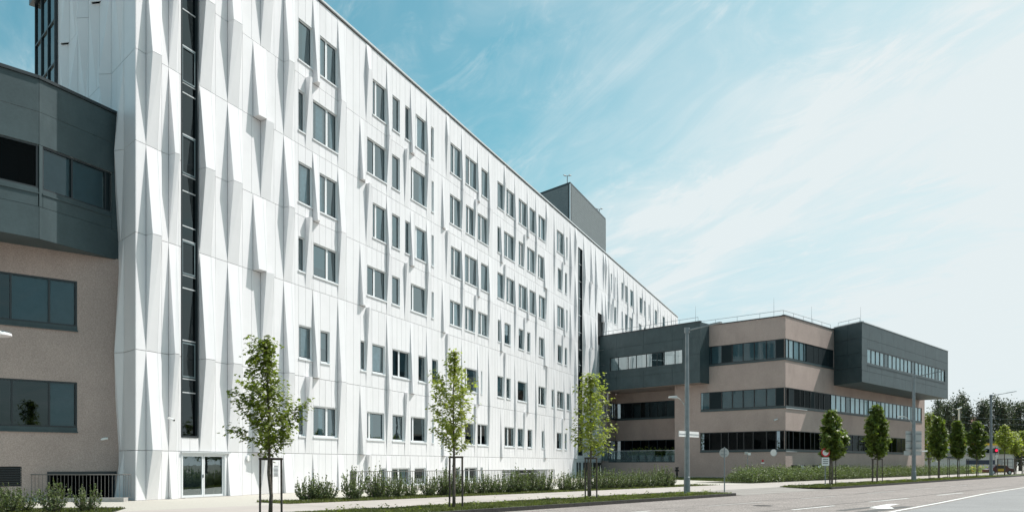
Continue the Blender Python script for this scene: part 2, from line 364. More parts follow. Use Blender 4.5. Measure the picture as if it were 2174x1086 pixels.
def window(F, par, t0, t1, z0, z1, splits=(), fr='white_frame', gl='glass', rec=.10, sill=True, curt=True, bar=.085, jamb=True, seed=0, sash=True):
    rnd = random.Random(int(t0*977+z0*131)+seed)
    m = MB()
    n0, n1 = -rec-.06, -rec+.0
    if jamb:
        for a, b, c, d in ((t0, t0+.018, z0, z1), (t1-.018, t1, z0, z1)): m.fbox(F, a, b, -rec, .012, c, d)
        m.fbox(F, t0+.018, t1-.018, -rec, .010, z1-.018, z1)
    ee = [t0]+list(splits)+[t1]
    m.fbox(F, t0+.019, t1-.019, n0, n1, z0, z0+bar); m.fbox(F, t0+.019, t1-.019, n0, n1, z1-bar, z1-.019)
    for i, e in enumerate(ee):
        mw_ = .10 if t1-t0 > 1. else bar/2
        lo = e-mw_ if 0 < i < len(ee)-1 else (e+.019 if i == 0 else e-bar)
        hi = e+mw_ if 0 < i < len(ee)-1 else (e+bar if i == 0 else e-.019)
        m.fbox(F, lo, hi, n0, n1-.001, z0+bar, z1-bar)
    w = obj('window', m, fr, par)
    if sill:
        s = MB(); s.fbox(F, t0-.03, t1+.03, -rec, .055, z0-.045, z0-.003); s.fbox(F, t0-.03, t1+.03, .04, .056, z0-.09, z0-.0451); obj('sill', s, fr, w)
    for a, b in zip(ee[:-1], ee[1:]):
        p0, p1 = a+bar*.8, b-bar*.8
        if p1-p0 < .05: continue
        if sash and p1-p0 > .25:
            s = MB()
            for q in ((p0, p1, z0+bar, z0+bar+.045), (p0, p1, z1-bar-.045, z1-bar), (p0, p0+.04, z0+bar+.045, z1-bar-.045), (p1-.04, p1, z0+bar+.045, z1-bar-.045)): s.fbox(F, q[0], q[1], n0+.01, n1-.012, q[2], q[3])
            obj('sash', s, 'dark_frame', w)
        obj('pane', MB().fquad(F, p0, p1, -rec-.035, z0+bar*.8, z1-bar*.8), gl, w)
        if curt:
            r = rnd.random()
            if r < .82:
                full = rnd.random() < .35; c = MB(); wd = (p1-p0)*(1. if full else rnd.uniform(.25, .6)); st = p0 if rnd.random() < .5 else p1-wd
                if rnd.random() < .28: c.fquad(F, p0, p1, -rec-.16, z0+(z1-z0)*rnd.uniform(.05, .7), z1); obj('blind', c, 'grey_blind', w)
                else:
                    nn = max(4, int(wd/.05))
                    for i in range(nn):
                        x0 = st+wd*i/nn; x1 = st+wd*(i+1)/nn; d0 = -.03*(i % 2); d1 = -.03*((i+1) % 2)
                        c.poly([F.p(x0, -rec-.2+d0, z0), F.p(x1, -rec-.2+d1, z0), F.p(x1, -rec-.2+d1, z1), F.p(x0, -rec-.2+d0, z1)])
                    obj('curtain', c, 'curtain' if rnd.random() < .7 else 'grey_blind', w)
    return w

# ------------------------------------------------------------------ white building
FM = Frame((-16.4, 35.7), (.375, .927))
ZJ = [0., 2.2, 6.6, 11.7, 15.7, 19.7, 23.7, 28.75]     # panel joints
KJ = ['A', 'B', 'A', 'B', 'A', 'B', 'A', 'B']
TOP = ZJ[-1]; TEND = 126.
white = thing('white_building', 'long white seven storey building with folded panel facade and many windows', 'building', FM.p(0, 0, 0))
# fins: (t in bands whose upper joint is A, t in bands whose upper joint is B, p at A, p at B, width)
P0 = .52
fins = []
def V(u, P=P0, w=1.0, inv=False): t = FM.t(u); fins.append((t, t, 0 if inv else P, P if inv else 0, w))
def Z(ua, ub, P=P0, w=.85): fins.append((FM.t(ua), FM.t(ub), 0, P, w))
def Zi(ua, ub, P=P0, w=.75): fins.append((FM.t(ua), FM.t(ub), P, 0, w))
V(310, .50, .9, True); V(358, .46, .62)
V(424, .34, 1.05); V(483, .56, 1.1); Z(537, 553, .55, 1.1); V(602, .55, 1.0)
Zi(648, 664, .5, .62); V(717, .5, .95); Z(764, 777, .5, .66); V(820.5, .45, .62); Zi(859, 871, .42, .62); V(905, .45, .70); Z(938.5, 947, .5, .60)
V(979.5, .45, .60); Zi(1007.5, 1013.5, .42, .55); V(1037, .5, .9); Z(1063, 1070, .42, .50); V(1092.5, .45, .65); Zi(1112, 1119, .4, .52); V(1137, .42, .5)
Z(1155, 1159, .45, .9); V(1176, .5, .75); Zi(1193, 1197, .4, .5); V(1210, .5, .9); V(1220.5, .45, .8, True)
tt = FM.t(1239)
seq = [('V', 0), ('Zi', 2.4), ('V', 5.), ('Z', 7.9), ('Vi', 9.6), ('V', 11.2), ('Zi', 13.2), ('V', 15.6), ('Z', 18.5), ('V', 21.3), ('Zi', 24.2), ('V', 27.), ('Z', 29.9), ('V', 32.7), ('Zi', 35.6), ('V', 38.4), ('Z', 41.3), ('V', 44.1), ('Zi', 47), ('V', 49.9), ('Z', 52.7), ('V', 55.5), ('Vi', 57.5)]
for k, d in seq:
    t = tt+d
    if t > TEND-1.4: continue
    if k == 'V': fins.append((t, t, .5, 0, .9))
    elif k == 'Vi': fins.append((t, t, 0, .45, .8))
    elif k == 'Z': fins.append((t, t+.6, 0, .5, .8))
    else: fins.append((t, t+.6, .45, 0, .7))
def pcap(t):    # folds get shallower along the facade
    return np.interp(t, [0, 11, 13, 22, 32, 58, 62, 76, 84, 126], [.54, .50, .34, .26, .20, .18, .30, .30, .16, .14])
fins = [(a_, b_, (p_ > 0)*pcap(a_), (q_ > 0)*pcap(a_), w_) for a_, b_, p_, q_, w_ in fins]
WIN = {
 6: [(633, 664, 1), (679, 717, 2), (791, 822, 2.3), (833, 849, 1), (860, 873, 1), (882, 905, 1.3), (915, 921, 1), (956, 981, 2), (988, 1015, 2), (1022, 1037, 1), (1056, 1070, 1), (1075, 1093, 2), (1101, 1120, 2), (1124, 1138, 1), (1143, 1158, 2), (1182, 1199, 2), (1202, 1205, 1)],
 5: [(633, 651, 1), (664, 718, 2.6), (779, 822, 2), (832, 849, 1), (872, 906, 1.3), (916, 921, 1), (955, 980, 2), (989, 1008, 2), (1014, 1036, 2), (1056, 1065, 1), (1070, 1092.5, 2), (1101, 1114, 1.6), (1119, 1136, 2), (1142, 1157, 2), (1184, 1195, 1), (1199.5, 1204, 1)],
 4: [(633, 663, 1), (678, 717, 2), (791, 820, 2.3), (832, 849, 1), (860, 872, 1), (881, 905, 1.3), (916, 921, 1), (957, 980, 2), (987, 1015, 2), (1021, 1037, 1), (1056, 1070, 1), (1075, 1094, 2), (1101, 1119, 2), (1124, 1138, 1), (1144, 1158, 2), (1183, 1198, 1.6), (1202, 1205, 1)],
 3: [(633, 651, 1), (665, 718, 2.6), (779, 820, 2), (832, 849, 1), (872, 905, 1.3), (916, 921, 1), (955, 980, 2), (987, 1008, 2), (1015, 1036, 2), (1057, 1065, 1), (1071, 1084, 1), (1101, 1113, 1), (1119, 1126, 1), (1144, 1157, 2), (1184, 1194, 1), (1199, 1204, 1)],
 2: [(634, 663, 1), (680, 700, 1), (765, 777, 1), (790, 817, 1), (833, 871, 2), (888, 908, 1), (917, 930, 1), (987, 1014, 1.3), (1021, 1024, 1), (1056, 1069, 1), (1075, 1084, 1), (1099, 1118, 1), (1143, 1158, 2), (1171, 1177, 1), (1183, 1197, 2), (1203, 1210, 1)],
 1: [(634, 650, 1), (665, 716, 2.6), (779, 816, 1.3), (833, 858, 1), (872, 906, 1.3), (917, 921, 1), (987, 1007, 1), (1013.6, 1036, 2), (1071, 1092.5, 2), (1099, 1113, 1), (1120, 1130, 1), (1150, 1155, 1), (1182, 1194, 1), (1199, 1203.6, 1)],
 0: [(809, 821, 1), (832, 870, 2), (880, 904, 1), (967, 977, 1), (986, 1013, 2), (1020, 1025, 1)]}
WZ = {6: (24.5, 26.85), 5: (20.5, 22.8), 4: (16.45, 18.75), 3: (12.55, 14.5), 2: (7.6, 9.5), 1: (3.2, 5.0), 0: (.12, 1.32)}
far6 = [(1293, 1299.5), (1303, 1308), (1319.5, 1323), (1326, 1334.5), (1338, 1344), (1358, 1364), (1367, 1373.5), (1377, 1379), (1390, 1395), (1406.6, 1412)]
far5 = [(1290, 1298.6), (1303, 1308.5), (1319.5, 1322.5), (1327, 1333), (1336, 1343), (1356, 1363.5), (1367, 1371), (1386, 1391), (1395, 1399)]
for r in (6, 4, 2): WIN[r] += [(a, b, 1.6 if b-a > 6 else 1) for a, b in far6]
for r in (5, 3, 1): WIN[r] += [(a, b, 1.6 if b-a > 6 else 1) for a, b in far5]
GAPS = [(FM.t(384.5), FM.t(421.5), 2.85, 99., 'strip'), (FM.t(1227.3), FM.t(1236.5), 2.6, 26.8, 'strip2')]   # glazed stair strips
DOOR = (FM.t(384.5), FM.t(478), 0., 2.12)
DOOR2 = (FM.t(1223), FM.t(1283)-.9, 0., 1.95)
GAR = (FM.t(1063)+.3, FM.t(1162), 0., 1.05)
VENT = (FM.t(575), FM.t(591), .95, 1.5)
DARKW = (FM.t(1269), FM.t(1283.5))
panels = []      # (t, MB)
def addp(pts, t, nrm=None, gap=.011, depth=.04):
    m = MB(); panel(m, pts, gap, depth)
    if m.v: panels.append((t, m))
def fin_profile(fn, upperA, z0k, z1k, frac):
    pass
winlist = []
for r in range(7):
    zl, zu = ZJ[r], ZJ[r+1]; upA = KJ[r+1] == 'A'
    fl = []
    for (tA, tB, pA, pB, w) in fins:
        t = tA if upA else tB
        pu, pl = (pA, pB) if upA else (pB, pA)
        if r == 0: pl *= .45; 
        fl.append([t, pl, pu, w, abs(tA-tB) > .05])
    fl.sort()
    # forbid fins inside door / garage
    blocks = [(0., 0., 0., 0., False)]
    cells = []
    edge = .0
    for i, (t, pl, pu, w, cap) in enumerate(fl):
        nxt = fl[i+1][0] if i+1 < len(fl) else TEND
        w = min(w, nxt-t-.05)
        skip = False
        for g0, g1, gz0, gz1, _ in GAPS:
            if t < g1 and t+w > g0:
                if t < g0: w = g0-t-.02
                else: skip = True
        if r == 0 and (DOOR[0]-.25 < t < DOOR[1]+.05 or GAR[0]-.3 < t < GAR[1] or t > DOOR2[0]-.5 and t < DOOR2[1]+.3): skip = True
        if skip: continue
        cells.append((edge, t)); edge = t+w
        kx = FM.p(t, 0, 0); ku = kx[0]/kx[1]; ratio = (.375*ku+.927)/max(.15, .375-.927*ku)
        def prof(p, z):
            k2 = max(.14, min(w*.72, w-p*ratio)); fl_ = 1. if t > 11 else .90
            return [FM.p(t, 0, z), FM.p(t-.18*p, p*fl_, z), FM.p(t+k2, p, z), FM.p(t+w, 0, z)]
        zm = None
        if r == 6 and pu > 0: zm = zu-1.7
        A, B = prof(pl, zl), prof(pu, zu)
        if zm:
            Mi, T_ = prof(pu*.85, zm), prof(.015, zu)
            for X_, Y_ in ((A, Mi), (Mi, T_)):
                for q_ in range(3): addp([X_[q_], X_[q_+1], Y_[q_+1], Y_[q_]], t, gap=.004 if q_ == 0 else .008)
            cap = False; continue
        addp([A[0], A[1], B[1], B[0]], t, gap=.008, depth=.02)
        addp([A[1], A[2], B[2], B[1]], t)
        addp([A[2], A[3], B[3], B[2]], t)
        if cap:
            if pl: addp([(x_, y_, z_+.012) for x_, y_, z_ in (A[0], A[3], A[2], A[1])], t, gap=.002, depth=.012)
            if pu: addp([(x_, y_, z_-.012) for x_, y_, z_ in (B[0], B[1], B[2], B[3])], t, gap=.002, depth=.012)
    cells.append((edge, TEND))
    holes = []
    for a, b, pn in WIN[r]:
        holes.append([FM.t(a), FM.t(b), WZ[r][0], WZ[r][1], 'w', pn])
    if r == 0: holes += [[DOOR[0], DOOR[1], DOOR[2], DOOR[3], 'door', 0], [DOOR2[0], DOOR2[1], DOOR2[2], DOOR2[3], 'door2', 0], [GAR[0], GAR[1], GAR[2], GAR[3], 'gar', 0], [VENT[0], VENT[1], VENT[2], VENT[3], 'vent', 0]]
    if r in (4, 3): pass
    if r == 4 or r == 5:
        holes.append([DARKW[0], DARKW[1], 16.6, 19.7, 'dark', 0] if r == 4 else [DARKW[0], DARKW[1], 19.7, 20.6, 'dark', 0])
    for g0, g1, gz0, gz1, kd in GAPS:
        if gz1 > zl and gz0 < zu: holes.append([g0, g1, max(gz0, zl), min(gz1, zu), kd, 0])
    for c0, c1 in cells:
        if c1-c0 < .03: continue
        hs = []
        for h in holes:
            a, b = max(h[0], c0+.01), min(h[1], c1-.005)
            if b-a > (.22 if h[4] == 'w' else .05): hs.append((a, b, h[2], h[3], h[4], h[5]))
        br = [c0, c1]
        for h in hs: br += [h[0], h[1]]
        br = sorted(br); full = []
        for a, b in zip(br[:-1], br[1:]):
            if b-a < .004: continue
            inh = [h for h in hs if h[0] <= a+.002 and h[1] >= b-.002]
            n = max(1, round((b-a)/.68))
            for i in range(n):
                x0, x1 = a+(b-a)*i/n, a+(b-a)*(i+1)/n
                zz = [(zl, zu)]
                if inh:
                    h = inh[0]; zz = [(zl, h[2]), (h[3], zu)]
                for q0, q1 in zz:
                    if q1-q0 > .03: addp([FM.p(x0, 0, q0), FM.p(x1, 0, q0), FM.p(x1, 0, q1), FM.p(x0, 0, q1)], x0)
        for h in hs:
            if h[4] == 'w': winlist.append((h, r))
# side return of the building, folded too
FS = Frame((-16.4, 35.7), (.682, -.731))     # t negative going back from the corner
SL = 12.2
sf = []
tt = -1.95; k = 0
while tt > -SL+.8:
    sf.append((tt, ('V', 'Vi', 'Z')[k % 3])); tt -= 1.75; k += 1
sf = sf[::-1]
for r in range(7):
    zl, zu = ZJ[r], ZJ[r+1]; upA = KJ[r+1] == 'A'
    edge = -SL
    for t, kd in sf:
        P = .27 if t > -2.2 else .42
        pu, pl = {'V': (P, 0), 'Vi': (0, P), 'Z': (P*.8, 0)}[kd] if upA else {'V': (0, P), 'Vi': (P, 0), 'Z': (0, P*.8)}[kd]
        tf = t+(.25 if kd == 'Z' and not upA else 0)
        a0 = tf-.55; a1 = tf; a2 = tf+.45
        A = [FS.p(a0, 0, zl), FS.p(a1, pl, zl), FS.p(a2, 0, zl)]; B = [FS.p(a0, 0, zu), FS.p(a1, pu, zu), FS.p(a2, 0, zu)]
        if a0 > edge+.02: addp([FS.p(edge, 0, zl), FS.p(a0, 0, zl), FS.p(a0, 0, zu), FS.p(edge, 0, zu)], -t)
        addp([A[0], A[1], B[1], B[0]], -t); addp([A[1], A[2], B[2], B[1]], -t); edge = a2
    addp([FS.p(edge, 0, zl), FS.p(0, 0, zl), FS.p(0, 0, zu), FS.p(edge, 0, zu)], 0)
# the small open notches of the side wall are left as dark slots between panels
panels.sort(key=lambda q: q[0])
near = [q for q in panels]
def area(m):
    a = Vector(m.v[m.f[0][0]]); n = Vector()
    f = m.f[0]
    for i in range(1, len(f)-1): n += (Vector(m.v[f[i]])-a).cross(Vector(m.v[f[i+1]])-a)
    c = a; return n.length/(c.length**2)
near.sort(key=lambda q: -area(q[1]))
for t, m in near[:296]: obj('cladding_panel', m, 'white_panel', white)
rest = MB()
for t, m in near[296:]:
    o = len(rest.v); rest.v += m.v; rest.f += [tuple(o+i for i in f) for f in m.f]
obj('cladding_panel', rest, 'white_panel', white, stuff=True)
for h, r in winlist:
    a, b, z0, z1, _, pn = h
    if b-a < .24: continue
    w = b-a; sp = ()
    if pn == 2 and w > .8: sp = (a+w*.42,)
    elif pn == 2.3 and w > .8: sp = (a+w*.30,)
    elif pn == 2.6: sp = (a+w*.60,)
    elif pn == 1.6 and w > .8: sp = (a+w*.62,)
    elif pn == 1.3 and w > .8: sp = (a+w*.20,)
    window(FM, white, a, b, z0, z1, sp)
# backing wall, core, roof
core = MB()
c0 = FM.xy(.5, -1.3); c1 = FM.xy(TEND-.3, -1.3); b0 = FM.xy(14., -16.); b1 = FM.xy(TEND-.3, -16)
s1 = FS.xy(-SL-4.0, -.9); s0 = FS.xy(-1.6, -.9)
mb = MB(); mb.fquad(FM, .9, TEND, -1.25, 0, TOP-.2); obj('inner_wall', mb, 'mid_interior', white)
mb = MB(); mb.fquad(FS, -SL-.1, -1.2, -.35, 0, TOP-.2); obj('backing_wall', mb, 'mid_interior', white)
mb = MB()    # floor slabs and cross walls behind the windows
for z in ZJ[1:-1]: mb.fbox(FM, 1.4, TEND-.2, -1.24, -.30, z+.05, z+.35)
t = 6.2
while t < TEND:
    mb.fbox(FM, t, t+.12, -1.24, -.30, 0, TOP-.5); t += 5.74
obj('floor_slab', mb, 'mid_interior', white)
far_s = FS.xy(-SL-4.2, 0); back = FM.xy(TEND, -18.); backn = (far_s[0]+FM.T[0]*110, far_s[1]+FM.T[1]*110)
outline = [FM.xy(0, .0), FM.xy(TEND, .0), backn, far_s]
mb = MB(); mb.poly([(x, y, TOP-.3) for x, y in outline]); obj('roof', mb, 'roof_gravel', white)
mb = MB(); mb.poly([(*outline[1], 0), (*outline[2], 0), (*outline[2], TOP), (*outline[1], TOP)]); mb.poly([(*outline[2], 0), (*outline[3], 0), (*outline[3], TOP), (*outline[2], TOP)]); obj('rear_wall', mb, 'grey_wall', white)
mb = MB(); mb.fbox(FM, -.05, TEND+.1, -.45, .10, TOP+.10, TOP+.22); mb.fbox(FS, -SL-.2, -.05, -.45, .12, TOP+.10, TOP+.218); obj('coping', mb, 'coping', white)
mb = MB(); mb.fbox(FM, .2, TEND, -.35, -.05, TOP-.3, TOP+.099); mb.fbox(FS, -SL, -.2, -.35, -.05, TOP-.3, TOP+.098); obj('parapet', mb, 'dark_frame', white)
# glazed stair strip 1
def glazed_strip(F, par, t0, t1, z0, z1, bars, sashes, rec=.12):
    m = MB()
    m.fbox(F, t0, t0+.07, -rec-.1, .02, z0, z1); m.fbox(F, t1-.10, t1, -rec-.1, .02, z0, z1); m.fbox(F, t0+.07, t1-.10, -rec-.1, .03, z0, z0+.08)
    fr = obj('stair_window', m, 'dark_frame', par)
    zs = sorted(bars); ed = [z0+.08]+zs+[z1]
    for a, b in zip(ed[:-1], ed[1:]): obj('pane', MB().fquad(F, t0+.07, t1-.10, -rec, a+.03, b-.03), 'dark_glass', fr)
    for z in zs: obj('transom', MB().fbox(F, t0+.07, t1-.10, -rec-.02, -rec+.03, z-.025, z+.025), 'alu', fr)
    for a, b in sashes:
        s = MB(); x0, x1 = t0+.12, t1-.14
        for q in ((x0, x1, a, a+.07), (x0, x1, b-.07, b), (x0, x0+.06, a+.07, b-.07), (x1-.06, x1, a+.07, b-.07)): s.fbox(F, q[0], q[1], -rec+.032, -rec+.06, q[2], q[3])
        obj('sash', s, 'grey_blind', fr)
    obj('shaft', MB().fbox(F, t0+.02, t1-.02, -1.0, -.95, z0, z1), 'dark_interior', fr)
glazed_strip(FM, white, GAPS[0][0], GAPS[0][1], 2.85, TOP-.02, [4.96, 7.9-.5, 5.6, 9.85, 10.45, 12.1, 12.76, 14.4, 15.15, 17.05, 19.0, 19.45, 21.2, 22.9, 24.2, 26.], [(5.67, 7.3), (10.5, 12.05), (15.2, 17.0), (19.5, 21.15), (24.2, 25.9)])
glazed_strip(FM, white, GAPS[1][0], GAPS[1][1], 2.6, 26.8, [4.2, 6., 8, 10., 11.5, 13.2, 15, 17, 19, 21, 23, 25], [])
# glazed end bay on the return side
FG = Frame(FS.xy(-SL-4.2, .15), (.682, -.731))
m = MB()
for x in (0, 1.35, 2.75, 4.1): m.fbox(FG, x, x+.09, -.2, .02, 14, 28.2)
zz = [14+2.35*i for i in range(7)]
for z in zz[:-1]: m.fbox(FG, .09, 4.1, -.2, .01, z, z+.09)
gf = obj('glazed_bay', m, 'dark_frame', white)
for i, x in enumerate((0, 1.35, 2.75)):
    for z0, z1 in zip(zz[:-1], zz[1:]): obj('pane', MB().fquad(FG, x+.09, x+1.36, -.06, z0+.09, z1), 'dark_glass', gf)
obj('backing', MB().fquad(FG, .1, 4.1, -.5, 10, 28), 'grey_blind', gf)
obj('coping', MB().fbox(FG, -.25, 4.3, -.6, .25, 28.2, 28.55), 'dark_frame', white)
# doors
def door(F, par, t0, t1, z1, leaves, fr='white_frame', gl='glass'):
    m = MB(); m.fbox(F, t0, t1, -.12, .03, z1-.07, z1); m.fbox(F, t0, t0+.06, -.12, .028, 0, z1-.07); m.fbox(F, t1-.06, t1, -.12, .028, 0, z1-.07)
    d0 = obj('door_frame', m, fr, par); L = (t1-t0-.12)/leaves
    for i in range(leaves):
        a = t0+.06+L*i; b = a+L; m = MB()
        for q in ((a+.01, b-.01, .03, .13), (a+.01, b-.01, z1-.16, z1-.075), (a+.01, a+.09, .13, z1-.16), (b-.09, b-.01, .13, z1-.16)): m.fbox(F, q[0], q[1], -.09, -.03, q[2], q[3])
        d = obj('door', m, fr, d0); obj('pane', MB().fquad(F, a+.08, b-.08, -.06, .12, z1-.15), gl, d)
    h = MB(); h.fbox(F, t0+.06+L-.06, t0+.06+L-.03, -.03, .03, .95, 1.1); obj('handle', h, 'galv', d0)
    obj('threshold', MB().fbox(F, t0, t1, -.12, .25, .0, .025), 'concrete', par)
door(FM, white, DOOR[0], DOOR[1], DOOR[3], 2)
m = MB()
m.fbox(FM, DOOR[0]-.05, DOOR[1]+.30, -.02, .10, DOOR[3]+.005, DOOR[3]+.06); obj('door_canopy', m, 'coping', white)
door(FM, white, DOOR2[0], DOOR2[0]+2.3, DOOR2[3], 2, gl='dark_glass'); door(FM, white, DOOR2[0]+2.6, DOOR2[1], DOOR2[3], 2, gl='dark_glass')
# vent
m = MB(); m.fbox(FM, VENT[0], VENT[1], -.1, -.08, VENT[2], VENT[3]); v = obj('vent', m, 'black', white)
for i in range(7):
    z = VENT[2]+.04+i*.072; obj('slat', MB().hexa([FM.p(VENT[0], .03, z), FM.p(VENT[1], .03, z), FM.p(VENT[1], -.02, z+.03), FM.p(VENT[0], -.02, z+.03), FM.p(VENT[0], .03, z+.012), FM.p(VENT[1], .03, z+.012), FM.p(VENT[1], -.02, z+.042), FM.p(VENT[0], -.02, z+.042)]), 'white_frame', v)
# dark louvre hole high on the far facade
m = MB(); m.fquad(FM, DARKW[0], DARKW[1], -.18, 16.6, 20.6); o = obj('louvre', m, 'black', white)
for i in range(26):
    z = 16.65+i*.15; obj('slat', MB().fbox(FM, DARKW[0], DARKW[1], -.12, -.05, z, z+.05), 'dark_frame', o)
# underground entrance
m = MB(); m.fbox(FM, GAR[0]-.05, GAR[1], -.9, -.85, 0, GAR[3]); o = obj('ramp_opening', m, 'dark_interior', white)
obj('lintel', MB().fbox(FM, GAR[0]-.02, GAR[1]+.02, -.5, .06, GAR[3]-.05, GAR[3]+.02), 'coping', o)
for i in range(6): obj('slat', MB().fbox(FM, GAR[0]+.05, GAR[0]+3.4, -.1, -.02, .05+i*.16, .16+i*.16), 'alu', o)
obj('side_wall', MB().fbox(FM, GAR[1]-3.2, GAR[1]-.02, -.6, .04, 0, GAR[3]-.052), 'grey_wall', o)
for tq in (GAR[0]+6.5, GAR[0]+10.5):
    s = MB(); c = FM.p(tq, -.1, .86); s.disc(c, (0, 0, 1), .09, .06, 12); obj('lamp', s, 'sign_white', o)
obj('barrier', MB().fbox(FM, GAR[0]+4.0, GAR[1]-3.3, .0, .06, .64, .72), 'alu', o)

# penthouse
FP = Frame((7.1, 100.), (.375, .927)); FP2 = Frame((7.1, 100.), (.658, -.753))
ph = thing('penthouse', 'dark grey rooftop plant room with fine horizontal siding above white building', 'rooftop building', FP.p(0, 0, TOP-.3))
LL = 8.2
for (F, t0, t1) in ((FP, 0, 16.1), (FP2, -LL, 0)):
    z = TOP-.28; 
    while z < 35.7:
        m = MB(); m.fbox(F, t0+.01, t1-.01, -.12, 0., z+.012, min(z+.30, 35.72)); obj('siding_board', m, 'penthouse', ph); z += .30
    obj('backing', MB().fbox(F, t0+.1, t1-.1, -.3, -.13, TOP-.3, 35.7), 'black', ph)
q = [FP.xy(0, 0), FP.xy(16.1, 0), (FP.xy(16.1)[0]-.658*LL, FP.xy(16.1)[1]+.753*LL), FP2.xy(-LL)]
m = MB(); m.hexa([(x, y, 35.73) for x, y in q]+[(x, y, 35.98) for x, y in q]); obj('roof', m, 'dark_frame', ph)
m = MB(); m.fbox(FP, 16.1-.001, 16.2, -.14, .02, TOP-.28, 35.72); m.fbox(FP, -.05, .06, -.1, .05, TOP-.28, 35.721); obj('corner_trim', m, 'coping', ph)
for (tq, lab) in ((.4, 'small rooftop camera mast on the near corner of the plant room'), (14.6, 'small rooftop camera mast at the far end of the plant room')):
    x, y = FP.xy(tq, -.5); a = thing('camera_mast', lab, 'mast', (x, y, 35.98), local=True)
    obj('pole', MB().tube([(0, 0, 0), (0, 0, .95)], .05, 8), 'galv', a)
    obj('bracket', MB().tube([(-.32, -.1, .85), (.32, .1, .95)], .035, 6), 'galv', a)
    for sx in (-1, 1): m = MB(); m.tube([(sx*.34-.12, sx*.1-.18, .95+sx*.04), (sx*.34+.12, sx*.1+.14, 1.02+sx*.04)], .085, 8); obj('camera_housing', m, 'alu', a)

# ------------------------------------------------------------------ plaster walls with openings
def wall_holes(F, t0, t1, z0, z1, holes, n=0.):
    mb = MB(); ts = sorted({t0, t1, *[max(t0, min(t1, q)) for h in holes for q in h[:2]]}); zs = sorted({z0, z1, *[max(z0, min(z1, q)) for h in holes for q in h[2:4]]})
    for a, b in zip(ts[:-1], ts[1:]):
        for c, d in zip(zs[:-1], zs[1:]):
            mt, mz = (a+b)/2, (c+d)/2
            if any(h[0] < mt < h[1] and h[2] < mz < h[3] for h in holes): continue
            mb.fquad(F, a, b, n, c, d)
    for h in holes:   # reveals
        a, b, c, d = h[:4]; e = .16
        mb.poly([F.p(a, n, c), F.p(a, n-e, c), F.p(a, n-e, d), F.p(a, n, d)]); mb.poly([F.p(b, n-e, c), F.p(b, n, c), F.p(b, n, d), F.p(b, n-e, d)])
        mb.poly([F.p(a, n, d), F.p(a, n-e, d), F.p(b, n-e, d), F.p(b, n, d)]); mb.poly([F.p(a, n-e, c), F.p(a, n, c), F.p(b, n, c), F.p(b, n-e, c)])
    return mb
def band(F, par, t0, t1, z0, z1, mull, kinds, n=0., sill=True, back=-1.4, name='window_band', gl='dark_glass', mw=.07, c0=.3, c1=.3):
    """ribbon window: kinds per bay: g glass, p dark infill panel, c glass with pale blind, b grey blind, o open curtain"""
    m = MB(); f = .07
    m.fbox(F, t0, t1, n-.14, n-.02, z0+.20, z0+.20+f); m.fbox(F, t0, t1, n-.14, n-.02, z1-f, z1)
    m.fbox(F, t0, t0+f, n-.14, n-.021, z0+.27, z1-f); m.fbox(F, t1-f, t1, n-.14, n-.021, z0+.27, z1-f)
    for q in mull: m.fbox(F, q-mw/2, q+mw/2, n-.14, n-.03, z0+.27, z1-f)
    w = obj(name, m, 'dark_frame', par)
    s = MB(); s.fbox(F, t0, t1, n-.14, n+.02, z0+.03, z0+.198)
    s.fbox(F, t0-.02, t1+.02, n-.10, n+.07, z0-.03, z0+.028); obj('sill', s, 'dark_panel', w)
    ee = [t0+f]+list(mull)+[t1-f]
    for i, (a, b) in enumerate(zip(ee[:-1], ee[1:])):
        k = kinds[i % len(kinds)]
        if k == 'p': obj('infill_panel', MB().fbox(F, a+mw*.4, b-mw*.4, n-.12, n-.045, z0+.27, z1-f), 'infill', w); continue
        obj('pane', MB().fquad(F, a+.02, b-.02, n-.08, z0+.25, z1-f+.02), 'clear_glass' if k in 'co' else ('mid_glass' if k == 'b' else gl), w)
        if k in 'cb': obj('blind', MB().fquad(F, a+.03, b-.03, n-.16, z0+.2, z1), 'pale_blind' if k == 'c' else 'grey_blind', w)
        if k == 'o':
            c = MB(); nn = 8
            for j in range(nn):
                x0 = a+(b-a)*j/nn; x1 = a+(b-a)*(j+1)/nn; c.poly([F.p(x0, n-.22-.04*(j % 2), z0+.2), F.p(x1, n-.22-.04*((j+1) % 2), z0+.2), F.p(x1, n-.22-.04*((j+1) % 2), z1), F.p(x0, n-.22-.04*(j % 2), z1)])
            obj('curtain', c, 'pale_blind', w)
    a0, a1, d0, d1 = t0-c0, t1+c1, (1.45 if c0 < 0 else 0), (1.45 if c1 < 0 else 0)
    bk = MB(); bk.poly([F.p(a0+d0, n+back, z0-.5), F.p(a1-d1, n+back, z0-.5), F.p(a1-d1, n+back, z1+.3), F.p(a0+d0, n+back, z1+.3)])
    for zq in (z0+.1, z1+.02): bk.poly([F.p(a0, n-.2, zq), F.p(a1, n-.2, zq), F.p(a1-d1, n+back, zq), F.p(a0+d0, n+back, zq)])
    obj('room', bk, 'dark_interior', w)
    return w
